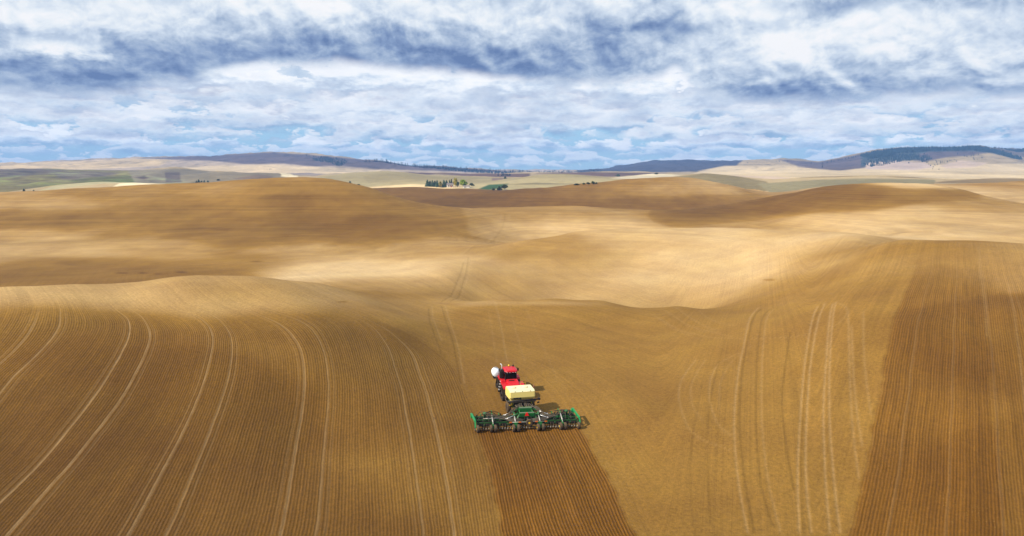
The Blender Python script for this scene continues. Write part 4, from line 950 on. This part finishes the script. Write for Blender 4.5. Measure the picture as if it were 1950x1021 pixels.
MB().lathe((0, 0, 1.06), (1, 0, 0), [(-.3, .1), (-.3, .38), (-.22, .42), (.22, .42), (.3, .38), (.3, .1)], 18).build('drive_wheel', M['black'], tk0)
for y in (-.76, .76): MB().lathe((0, y, .38), (1, 0, 0), [(-.28, .08), (-.28, .25), (.28, .25), (.28, .08)], 14).build('idler_wheel', M['black'], tk0)
for i, (x, y) in enumerate(((-1.12, -1.95), (1.12, -1.95), (-1.12, 1.55), (1.12, 1.55))):
    o = tk0 if i == 0 else copy_part(tk0, tr); o.location = (x, y, 0)
for sx in (-1, 1):
    mb = MB().prism([(-3.0, 1.50), (-2.9, 1.70), (-2.1, 1.86), (-1.1, 1.80), (-1.05, 1.62), (-2.1, 1.70), (-2.8, 1.55)], sx * .62, sx * 1.36).build('fender', M['red'], tr)
    mb = MB().prism([(.55, 1.60), (.7, 1.80), (1.6, 1.86), (2.5, 1.72), (2.6, 1.55), (1.6, 1.70), (.8, 1.66)], sx * .62, sx * 1.36).build('fender', M['red'], tr)
rd = MB().prism([(-2.85, 1.35), (-2.75, 1.80), (-1.9, 2.08), (-.98, 2.14), (-.9, 1.5)], -.70, .70, .05).build('rear_deck', M['red'], tr)
MB().box((-.1, -1.55, 2.14), (.66, .22, .06), ch=.02).build('grab_handle', M['black'], rd)
MB().box((-.98, -.42, 1.68), (.62, 1.1, .46), taper=(.9, .9), ch=.06).build('fuel_tank_cover', M['red'], tr)
hd = MB().prism([(1.2, 1.35), (1.2, 2.45), (2.6, 2.38), (3.75, 2.1), (3.95, 1.5), (3.9, 1.1)], -.55, .55, .08).build('hood', M['red'], tr)
MB().box((0, 3.99, 1.55), (.9, .06, .7), rx=R(-8)).build('grille', M['black'], hd)
cab_ = MB().box((0, .25, 2.42), (1.44, 1.75, 1.46), taper=(.93, .92), ch=.06).build('cab', M['glass'], tr)
for sx in (-1, 1):
    for y, y2, w in ((-.60, -.53, .09), (.3, .3, .05), (1.10, 1.03, .09)): MB().bar((sx * .705, y, 1.72), (sx * .66, y2, 3.14), w).build('cab_pillar', M['black'], cab_)
MB().box((0, -.63, 1.80), (1.4, .06, .12)).build('window_sill', M['black'], cab_)
b_ = MB()
def octo(hx, y0, y1, c, z): return [Vector(p) for p in ((-hx + c, y0, z), (hx - c, y0, z), (hx, y0 + c, z), (hx, y1 - c, z), (hx - c, y1, z), (-hx + c, y1, z), (-hx, y1 - c, z), (-hx, y0 + c, z))]

lay = [octo(.74, -.78, 1.25, .22, 3.15), octo(.82, -.88, 1.35, .24, 3.24), octo(.80, -.84, 1.32, .26, 3.36), octo(.60, -.58, 1.05, .24, 3.44)]
rings = [[b_.bm.verts.new(p) for p in l] for l in lay]
for a, b in zip(rings[:-1], rings[1:]):
    for k in range(8): b_.bm.faces.new((a[k], a[(k + 1) % 8], b[(k + 1) % 8], b[k]))
b_.bm.faces.new(rings[0][::-1]); b_.bm.faces.new(rings[-1])
roof = b_.build('cab_roof', M['red'], cab_)
for x in (-.52, -.2, .2, .52): MB().box((x, -.83, 3.17), (.13, .06, .08), ch=.015).build('work_light', M['lamp'], roof)
MB().lathe((-.02, 1.0, 3.42), (0, 0, 1), [(0, .07), (.06, .07)], 10).build('beacon_base', M['black'], roof)
MB().lathe((-.02, 1.0, 3.48), (0, 0, 1), [(0, .10), (.1, .10), (.17, .07), (.20, .02)], 12).build('beacon', M['amber'], roof)
MB().box((.52, .95, 3.52), (.20, .24, .16), ch=.03).tube([(.56, .95, 3.58), (.52, .9, 3.8)], .035, 6, 1).build('antenna', M['black'], roof)
for sx in (-1, 1): MB().tube([(sx * .70, 1.15, 3.1), (sx * 1.1, 1.25, 3.22), (sx * 1.2, 1.2, 3.05)], .025, 6, 2).box((sx * 1.2, 1.18, 2.95), (.22, .1, .36), ch=.03).build('mirror', M['black'], cab_)
cab_.location.z = -.24
ai = MB().box((-1.03, .42, 2.42), (.54, .62, 1.0), ch=.10).box((-1.03, .42, 2.98), (.40, .46, .14), ch=.04).build('exhaust_cleaner', M['black'], tr)
MB().tube([(-.98, .62, 2.95), (-.98, .64, 3.38), (-1.02, .72, 3.56), (-1.14, .84, 3.64)], [.065] * 13, 8, 4).build('exhaust_pipe', M['chrome'], tr)
st = MB()
for sx in (0,):
    st.bar((-1.42, -.34, .55), (-1.20, -.34, 1.75), .04).bar((-1.42, .02, .55), (-1.20, .02, 1.75), .04)
st = st.build('steps', M['black'], tr)
for k in range(4): MB().box((-1.42 + .065 * k, -.17, .6 + .35 * k), (.26, .42, .05)).build('step_tread', M['chrome'], st)
wt = MB().lathe((-1.45, 2.5, 2.06), (0, 1, 0), [(-.92, .12), (-.88, .30), (-.76, .45), (-.58, .53), (-.30, .55), (-.26, .565), (-.2, .55), (.2, .55), (.26, .565), (.3, .55), (.58, .53), (.76, .45), (.88, .30), (.92, .12)], 24).build('liquid_tank', M['white'], tr)
MB().lathe((-1.45, 2.6, 2.58), (0, 0, 1), [(0, .21), (.09, .21), (.12, .16), (.13, .05)], 16).build('tank_lid', paint('grey_lid', (.32, .34, .36)), wt)
MB().box((-1.45, 2.5, 1.50), (.8, 1.7, .08)).box((-1.45, 1.85, 1.62), (.9, .08, .3)).box((-1.45, 3.15, 1.62), (.9, .08, .3)).bar((-1.3, 1.9, 1.5), (-.5, 1.9, 1.2), .1).bar((-1.3, 3.0, 1.5), (-.5, 3.0, 1.2), .1).build('tank_cradle', M['black'], wt)
#MACHINES_END
#TREES_BEGIN
def leafy(name, dark, light, hue_noise=.5):
    m = bpy.data.materials.new(name); m.use_nodes = True
    N = NT(m.node_tree); N.n.clear()
    g = N.new('ShaderNodeNewGeometry'); oi = N.new('ShaderNodeObjectInfo')
    r = N.m('ADD', N.m('MULTIPLY', g.outputs['Random Per Island'], .65), N.m('MULTIPLY', oi.outputs['Random'], .35))
    b = N.new('ShaderNodeBsdfPrincipled'); N.put(b.inputs['Base Color'], N.mix(r, dark, light)); b.inputs['Roughness'].default_value = .8
    b.inputs['Specular IOR Level'].default_value = .2
    N.l.new(b.outputs[0], N.new('ShaderNodeOutputMaterial').inputs[0]); return m
LEAF = dict(conifer=leafy('dark_needles', (.028, .06, .03), (.07, .125, .055)), spruce=leafy('blue_green_needles', (.05, .10, .06), (.13, .20, .11)),
    willow=leafy('olive_yellow_leaves', (.20, .18, .03), (.38, .32, .06)), gold=leafy('golden_leaves', (.30, .25, .02), (.62, .48, .03)), lime=leafy('bright_green_leaves', (.10, .18, .016), (.38, .46, .04)),
    olive=leafy('dull_green_leaves', (.06, .085, .03), (.13, .15, .06)), shrub=leafy('dark_shrub_leaves', (.03, .045, .015), (.08, .09, .03)), bark=leafy('bark', (.06, .045, .03), (.10, .075, .05)), far=leafy('distant_needles', (.010, .026, .030), (.022, .048, .046)))
def leaf_quad(bm, c, s, rg):
    a = Vector((rg.gauss(0, 1), rg.gauss(0, 1), rg.gauss(0, 1))).normalized(); b = a.orthogonal().normalized(); a2 = a.cross(b)
    th = rg.uniform(0, 6.28); u = (b * math.cos(th) + a2 * math.sin(th)) * s; v = (a2 * math.cos(th) - b * math.sin(th)) * s * rg.uniform(.5, 1)
    bm.faces.new([bm.verts.new(c + p) for p in (-u - v * .6, u - v, u * .7 + v, -u * .8 + v * .9)])
def crown_mesh(kind, h, w, seed, n):
    """leaf clumps through the volume of a crown h high and w wide; conifers in drooping tiers, broadleaves in lobes"""
    rg = random.Random(seed); bm = bmesh.new()
    if kind == 'cone':
        for k in range(n):
            f = rg.random() ** 1.35; z = h * (.08 + .92 * f)
            r = w / 2 * (1 - f) ** .62 * (.72 + .28 * math.sin(f * 34 + seed)) * (.55 + .45 * rg.random() ** .5); a = rg.uniform(0, 6.283)
            leaf_quad(bm, Vector((r * math.cos(a), r * math.sin(a), z - r * .12)), h * .062 * (1.25 - f * .6), rg)
    else:
        lobes = []
        for k in range(7 if kind == 'round' else 9):
            a, f = rg.uniform(0, 6.283), rg.random()
            z = h * (.25 + .6 * f); rr = w * .30 * (1 - .55 * abs(f - .35))
            lobes.append((Vector((math.cos(a) * w * .26 * (1 - f * .5), math.sin(a) * w * .26 * (1 - f * .5), z)), rr * rg.uniform(.7, 1.15), min(h * .2, rr * 1.2)))
        lobes.append((Vector((0, 0, h * .55)), w * .32, h * .32)); lobes.append((Vector((0, 0, h * .86)), w * .16, h * .13))
        for k in range(n):
            c, r, rz_ = rg.choice(lobes); d = Vector((rg.gauss(0, 1), rg.gauss(0, 1), rg.gauss(0, 1))).normalized() * (.45 + .55 * rg.random() ** .5)
            leaf_quad(bm, c + Vector((d.x * r, d.y * r, d.z * rz_)), (w + h) * .040, rg)
    me = bpy.data.meshes.new('crown'); bm.to_mesh(me); bm.free(); return me
def trunk_mesh(h, r, seed):
    rg = random.Random(seed); mb = MB()
    mb.tube([(0, 0, -.6), (0, 0, 0), (rg.uniform(-.2, .2), rg.uniform(-.2, .2), h * .5), (0, 0, h)], [r * 1.4, r * 1.25, r, r * .95, r * .9, r * .8, r * .7, r * .55, r * .4, r * .2][:10], 6, 3)
    for k in range(5):
        a = rg.uniform(0, 6.28); z = h * rg.uniform(.35, .75)
        mb.tube([(0, 0, z), (math.cos(a) * h * .14, math.sin(a) * h * .14, z + h * .12)], [r * .5, r * .15], 5, 1)
    me = bpy.data.meshes.new('trunk'); mb.bm.to_mesh(me); mb.bm.free(); return me
def px_size(p): return p.y / FOC * 1.02                               # metres per photo pixel at that distance
SEED = [100]
def tree(u, v, hp, wp, kind, leaf, name, label, cat='tree', group=None, ymin=700, parts=True, n=520):
    """a tree standing where the photo's pixel (u, v) meets the ground, hp by wp photo pixels large"""
    SEED[0] += 1
    p = spot(u, v, ymin); s_ = px_size(p); h, w = hp * s_ * 1.02, wp * s_ * (1.5 if kind == 'cone' else 1.2)
    cm = crown_mesh(kind, h * (.96 if kind == 'cone' else 1), w, SEED[0], n); cm.materials.append(LEAF[leaf])
    if not parts:
        o = bpy.data.objects.new(name, cm); COL.objects.link(o); o.location = p - Vector((0, 0, h * .05)); o['label'] = label; o['category'] = cat
        if group: o['group'] = group
        return o
    t = thing(name, label, cat, p, SEED[0] * 1.3, group)
    o = bpy.data.objects.new('crown', cm); COL.objects.link(o); o.parent = t
    tm = trunk_mesh(h * .62, max(h * .02, .15), SEED[0]); tm.materials.append(LEAF['bark'])
    o = bpy.data.objects.new('trunk', tm); COL.objects.link(o); o.parent = t
    return t
G = 'trees round the farmstead'
tree(814, 355, 12.5, 7, 'cone', 'spruce', 'conifer_tree', 'dark green conifer at the far left end of the farmstead tree row', group=G)
tree(819, 355.2, 11, 7, 'cone', 'conifer', 'conifer_tree', 'lower dark conifer second from the left end of the farmstead tree row', group=G)
tree(823.5, 355.6, 12, 7, 'cone', 'spruce', 'conifer_tree', 'dark green conifer third from the left end of the farmstead tree row', group=G)
tree(828.3, 355.8, 11.5, 7, 'cone', 'conifer', 'conifer_tree', 'dark conifer fourth from the left end of the farmstead tree row', group=G)
tree(832.5, 356.4, 13, 7, 'cone', 'spruce', 'conifer_tree', 'dark green conifer just left of the olive yellow willow at the farmstead', group=G)
tree(839, 357.6, 11.5, 6.5, 'tall', 'willow', 'willow_tree', 'olive yellow willow among the dark conifers of the farmstead', group=G)
tree(845.5, 357, 14, 7.5, 'cone', 'spruce', 'conifer_tree', 'blue green conifer just right of the olive yellow willow at the farmstead', group=G)
tree(850.5, 356.2, 12.5, 6.5, 'cone', 'spruce', 'conifer_tree', 'blue green conifer just left of the white farmhouse', group=G)
tree(856.3, 354.4, 11.5, 3.2, 'cone', 'conifer', 'conifer_tree', 'thin dark spire conifer behind the white farmhouse', group=G)
tree(859.7, 355.4, 14, 3.6, 'cone', 'conifer', 'conifer_tree', 'taller thin dark spire conifer right of the farmhouse roof', group=G)
tree(867.8, 355.6, 15.5, 9, 'tall', 'gold', 'poplar_tree', 'tall golden yellow autumn poplar in the farmstead', group=G)
tree(872.5, 356.2, 9, 6, 'tall', 'olive', 'broadleaf_tree', 'grey green small tree between the golden poplar and the bright green tree', group=G)
tree(882.6, 357.4, 14, 15, 'round', 'lime', 'broadleaf_tree', 'broad bright yellow green round tree at the right of the farmstead', group=G, n=800)
tree(898.5, 354.6, 5.5, 9, 'round', 'shrub', 'shrub', 'low olive shrub right of the bright green round tree', 'shrub', group=G)
tree(854, 356.4, 4.5, 5, 'round', 'spruce', 'shrub', 'small blue green bush in front of the white farmhouse', 'shrub', group=G)
G2 = 'dark shrubs on the brown hill edge'
tree(961, 361.5, 9.5, 12, 'round', 'shrub', 'shrub', 'largest dark shrub on the brown hill edge right of the farm', 'shrub', G2, 640)
tree(951, 362.6, 7, 9, 'round', 'shrub', 'shrub', 'middle dark shrub on the brown hill edge right of the green strip', 'shrub', G2, 640)
tree(939.5, 363.2, 5, 7, 'round', 'olive', 'shrub', 'smallest lowest dark shrub on the brown hill edge by the green strip', 'shrub', G2, 640)
G3 = 'bushes along the foot of the olive hill'
for a in ((1098, 354.6, 2.6, 10, 'shrub', 'low flat dark bush at the left end of the bushes below the olive hill'), (1111.5, 353.6, 3.4, 5, 'conifer', 'small dark bush second in the row below the olive hill'), (1119.5, 353.2, 4, 7, 'shrub', 'larger dark round bush third in the row below the olive hill'),
          (1128.7, 351.4, 5.5, 8.5, 'olive', 'pale olive leafy bush in the row below the olive hill'), (1135.8, 350.4, 3.2, 3.5, 'conifer', 'smallest dark bush at the right end of the row below the olive hill')):
    tree(a[0], a[1], a[2], a[3], 'round', a[4], 'shrub', a[5], 'shrub', G3, 700)
tree(666.8, 354.2, 9.5, 6, 'cone', 'conifer', 'conifer_tree', 'dark conifer showing behind the right shoulder of the big brown hill', ymin=520)
tree(682.6, 354.8, 3.8, 8, 'round', 'shrub', 'shrub', 'dark bush right of the conifer behind the big brown hill', 'shrub', ymin=520)
tree(655.5, 350, 3.6, 7, 'round', 'shrub', 'shrub', 'dark bush left of the conifer behind the big brown hill', 'shrub', ymin=520)
G4 = 'conifers in a row behind the brown hill'
for a in ((374.2, 350.2, 6.5, 4, 'short conifer at the left end of the row behind the big brown hill'), (378.6, 350, 8.2, 5, 'tallest conifer of the row behind the big brown hill'), (384, 349.8, 6, 4.5, 'conifer third in the row behind the big brown hill'), (389.2, 349.4, 6.2, 4, 'conifer fourth in the row behind the big brown hill'), (396, 349, 5.6, 4.2, 'conifer standing apart at the right end of the row behind the big brown hill')):
    tree(a[0], a[1], a[2], a[3], 'cone', 'conifer', 'conifer_tree', a[4], group=G4, ymin=500)
tree(368, 350.8, 2.6, 4, 'round', 'shrub', 'shrub', 'low bush left of the conifer row behind the big brown hill', 'shrub', ymin=500)
tree(46, 367, 7.5, 4.5, 'cone', 'conifer', 'conifer_tree', 'dark conifer at the foot of the green hills on the far left', ymin=500)
tree(64.5, 366.4, 5, 3.5, 'cone', 'conifer', 'conifer_tree', 'shorter dark conifer right of the one below the green hills', ymin=500)
tree(56, 366.6, 2.6, 8, 'round', 'willow', 'shrub', 'russet brush between the two conifers below the green hills', 'shrub', ymin=500)
tree(962, 340.4, 5.5, 4.2, 'cone', 'conifer', 'conifer_tree', 'lone dark conifer on the purple brown field beyond the farm', ymin=1350)
tree(1177.5, 336.6, 4.5, 9, 'round', 'olive', 'shrub', 'green bush by the pale field in front of the dark blue hill', 'shrub', ymin=1300)
tree(1250, 332, 2.8, 7, 'round', 'shrub', 'shrub', 'dark bush on the pale ridge below the dark blue hill', 'shrub', ymin=1300)
tree(416, 344, 2.5, 6, 'round', 'shrub', 'shrub', 'low scrub right of the purple brown square field', 'shrub', ymin=900)

# the farmhouse, white among the trees
fh = spot(857, 356.6, 900)
house = thing('farmhouse', 'small white farmhouse with grey roof half hidden among the farmstead trees', 'house', fh, R(12))
walls = paint('white_boards', (.70, .66, .60), .7, .15); roofm = paint('grey_shingles', (.20, .17, .16), .9, .1)
MB().box((0, 0, 1.7), (8.5, 6.5, 4.0)).build('wall', walls, house)
MB().prism([(-3.9, 3.6), (0, 6.0), (3.9, 3.6)], -4.7, 4.7).build('roof', roofm, house)
for x in (-2.6, 0, 2.6): MB().box((x, -3.27, 1.9), (1.1, .08, 1.4)).build('window', M['glass'], house)
MB().box((1.35, -3.27, 1.1), (1.0, .08, 2.1)).build('door', M['red'], house)
gp = spot(888.5, 358.2, 880)
shed = thing('machine_shed', 'low pale machine shed right of the bright green farmstead tree', 'shed', gp, R(-8))
MB().box((0, 0, 1.2), (9, 5, 3.0)).build('wall', walls, shed); MB().prism([(-2.9, 2.6), (0, 3.7), (2.9, 2.6)], -4.8, 4.8).build('roof', roofm, shed)
MB().box((-1.5, -2.52, 1.1), (3, .06, 2.2)).build('door', M['steel'], shed)

# ---- far conifers: three kinds of mesh, each tree an object of its own
rg = random.Random(77)
FAR = []
for k in range(5):
    cm = crown_mesh('cone', 1.0, (.42, .5, .36, .62, .46)[k], 900 + k, 90)
    cm.materials.append(LEAF['far']); cm.name = 'distant_conifer'; FAR.append(cm)
def far_tree(u, v, hp, label, group, ymin=2200, name='distant_conifer', wide=1.0):
    p = spot(u, v, ymin); s_ = px_size(p) * hp
    o = bpy.data.objects.new(name, rg.choice(FAR)); COL.objects.link(o)
    o.location = p - Vector((0, 0, s_ * .08)); o.scale = (s_ * wide, s_ * wide, s_); o.rotation_euler.z = rg.uniform(0, 6.28)
    o['label'] = label; o['category'] = 'tree'; o['group'] = group
    return o
def interp(ps, u): return float(np.interp(u, [a for a, _ in ps], [b for _, b in ps]))
SKY_L = [(560, 294), (585, 296), (610, 299), (640, 302.5), (700, 308.5), (760, 314), (800, 317.5), (850, 320.5), (900, 323.8), (950, 327), (1000, 329.5)]
u = 694.0
while u < 1000:
    far_tree(u, interp(SKY_L, u) + rg.uniform(.6, 2.4), rg.uniform(3.4, 7.5), 'small dark conifer in the tree line on the left mountain ridge', 'conifers along the left mountain ridge', 3200, wide=1.3)
    u += rg.uniform(1.2, 3.4) if not 742 < u < 752 else 7
for u in (584, 587, 590, 597, 600, 603.5, 607, 612, 653):
    far_tree(u, interp(SKY_L, u) + 1.5, rg.uniform(2.2, 3.8), 'small dark conifer at the top of the left mountain', 'conifers on top of the left mountain', 3200, wide=1.5)
for u in (503, 507, 510, 513.5, 516):
    far_tree(u, 323.2, rg.uniform(2, 3.2), 'tiny dark tree in the clump below the left mountain', 'tiny trees below the left mountain', 2200, wide=1.3)
SKY_M = [(1470, 307), (1530, 309), (1560, 312), (1600, 305), (1650, 294), (1690, 288), (1720, 285.5), (1760, 284.5), (1800, 285), (1855, 282.5), (1900, 289), (1950, 304)]
for u in (1478, 1484, 1500, 1545, 1566, 1575, 1583, 1588, 1596, 1604, 1610, 1616, 1622, 1625, 1629, 1634, 1638, 1641, 1645, 1648):
    far_tree(u, interp(SKY_M, u) + .8, rg.uniform(2.5, 4.5), 'small dark conifer on the left slope of the right mountain', 'conifers up the slope of the right mountain', 2600, wide=1.3)
far_tree(1566, 319, 6, 'lone dark conifer on the shaded slope left of the right mountain', 'lone conifers', 2400)
for u, d in ((1256, 0), (1262, .3), (1276, 0), (1334.5, -.2), (1380, .3), (1392, .2), (1410, .5), (1424, 0)):
    far_tree(u, np.interp(u, [1240, 1300, 1380, 1440], [309, 308.5, 310.5, 309.5]) + d + .6, rg.uniform(1.8, 3.2), 'tiny dark conifer on the skyline of the dark blue hill', 'tiny conifers on the dark blue hill', 3400, wide=1.2)
for k in range(46):
    u = rg.uniform(1650, 1880); v = interp(SKY_M, u) + rg.uniform(9, 26)
    far_tree(u, v, rg.uniform(2.2, 4.0), 'scattered small conifer below the forest on the right mountain', 'scattered conifers on the right mountain', 2500, wide=1.3)
for u, v in ((1772, 316), (1777, 318.5), (1780, 315), (1785, 313.5), (1791, 311), (1798, 309.5), (1804, 308), (1811, 306.5), (1818, 305), (1776, 322), (1788, 324), (1768, 313), (1764, 310)):
    far_tree(u, v, rg.uniform(1.6, 2.6), 'small dark bush in the gully of the right mountain', 'bushes in the mountain gully', 2300, 'distant_bush', wide=2.2)
for k in range(26):
    u = rg.uniform(948, 973); far_tree(u, 334.6 + rg.uniform(-1, .6), rg.uniform(2.2, 4), 'blue green tree in the far grove on the purple brown field', 'trees in the far grove', 1900, wide=1.6)

# ---- woods too dense to count: one object each
def wood(name, poly, n, hp, ymin, seed):
    rg = random.Random(seed); bm = bmesh.new(); lo, hi = min(p[0] for p in poly), max(p[0] for p in poly); l2, h2 = min(p[1] for p in poly), max(p[1] for p in poly)
    cu, cv = np.array([rg.uniform(lo, hi) for _ in range(n * 3)]), np.array([rg.uniform(l2, h2) for _ in range(n * 3)])
    ok = inside(poly, cu, cv, .01) > .5; m_ = 0
    for u, v in zip(cu[ok][:n], cv[ok][:n]):
        p = spot(u, v, ymin); h = px_size(p) * hp * rg.uniform(.6, 1.25); w = h * rg.uniform(.22, .34); p = p - Vector((0, 0, h * .1)); th = rg.uniform(0, 1)
        for z0, z1, ww in ((.0, .5, 1.0), (.3, .78, .72), (.58, 1.05, .42)):
            tip = bm.verts.new(p + Vector((rg.uniform(-.1, .1) * w, 0, z1 * h)))
            ring = [bm.verts.new(p + Vector((math.cos(th + k * 1.2566) * w * ww * rg.uniform(.7, 1.2), math.sin(th + k * 1.2566) * w * ww, z0 * h))) for k in range(5)]
            for k in range(5): bm.faces.new((ring[k], ring[(k + 1) % 5], tip))
    me = bpy.data.meshes.new(name); bm.to_mesh(me); bm.free(); me.materials.append(LEAF['far'])
    o = bpy.data.objects.new(name, me); COL.objects.link(o); o['kind'] = 'stuff'; return o
wood('mountain_forest', [(1638, 298), (1665, 291), (1700, 286.5), (1730, 284), (1770, 283.5), (1800, 284.5), (1830, 283), (1857, 281), (1885, 285), (1910, 292), (1935, 299), (1950, 305), (1930, 302), (1890, 291), (1850, 286.5), (1800, 288), (1770, 287.5), (1740, 291), (1715, 291), (1690, 299), (1660, 303)], 2400, 6, 2600, 5)
wood('mountain_forest', [(1668, 305), (1700, 295), (1735, 294), (1765, 297), (1775, 303), (1760, 310), (1745, 304), (1720, 307), (1690, 314), (1660, 318), (1640, 312)], 420, 4.2, 2500, 15)
wood('mountain_forest', [(1885, 289), (1930, 288), (1990, 289), (1990, 310), (1955, 306), (1920, 297)], 500, 6, 3900, 6)
wood('hillside_wood', [(592, 303), (620, 299.5), (650, 303.5), (664, 306), (656, 313), (648, 318.5), (632, 312), (606, 308)], 340, 3.4, 2900, 7)
wood('ridge_wood', [(808, 316.5), (840, 320.5), (880, 323), (940, 328), (985, 331), (985, 333), (940, 331), (878, 327.5), (840, 323), (812, 319)], 520, 4.0, 3000, 8)
wood('ridge_wood', [(980, 328), (1040, 326), (1090, 326), (1150, 328), (1150, 331), (1000, 333)], 260, 3.0, 3600, 9)
#TREES_END
#HAZE_BEGIN
def haze_box():
    bm = bmesh.new()
    x0, x1, y0, y1, z0, z1 = -19500, 19500, -60, 6420, float(ZZ.min()) - 1, max(float(ZZ.max()) + 30, 60)
    vs = [bm.verts.new(p) for p in ((x0,y0,z0),(x1,y0,z0),(x1,y1,z0),(x0,y1,z0),(x0,y0,z1),(x1,y0,z1),(x1,y1,z1),(x0,y1,z1))]
    for f in ((3,2,1,0),(4,5,6,7),(0,1,5,4),(1,2,6,5),(2,3,7,6),(3,0,4,7)): bm.faces.new([vs[i] for i in f])
    me = bpy.data.meshes.new('haze'); bm.to_mesh(me); bm.free()
    m = bpy.data.materials.new('hazy_air'); m.use_nodes = True
    t = m.node_tree; t.nodes.clear()
    pv = t.nodes.new('ShaderNodeVolumePrincipled')
    pv.inputs['Color'].default_value = (.26, .50, 1.0, 1); pv.inputs['Density'].default_value = HAZE
    pv.inputs['Density Attribute'].default_value = ''; m.cycles.homogeneous_volume = True
    pv.inputs['Anisotropy'].default_value = 0.0
    t.links.new(pv.outputs[0], t.nodes.new('ShaderNodeOutputMaterial').inputs['Volume'])
    me.materials.append(m)
    o = bpy.data.objects.new('haze', me); COL.objects.link(o); o['kind'] = 'stuff'
HAZE = .00012
haze_box()
#HAZE_END
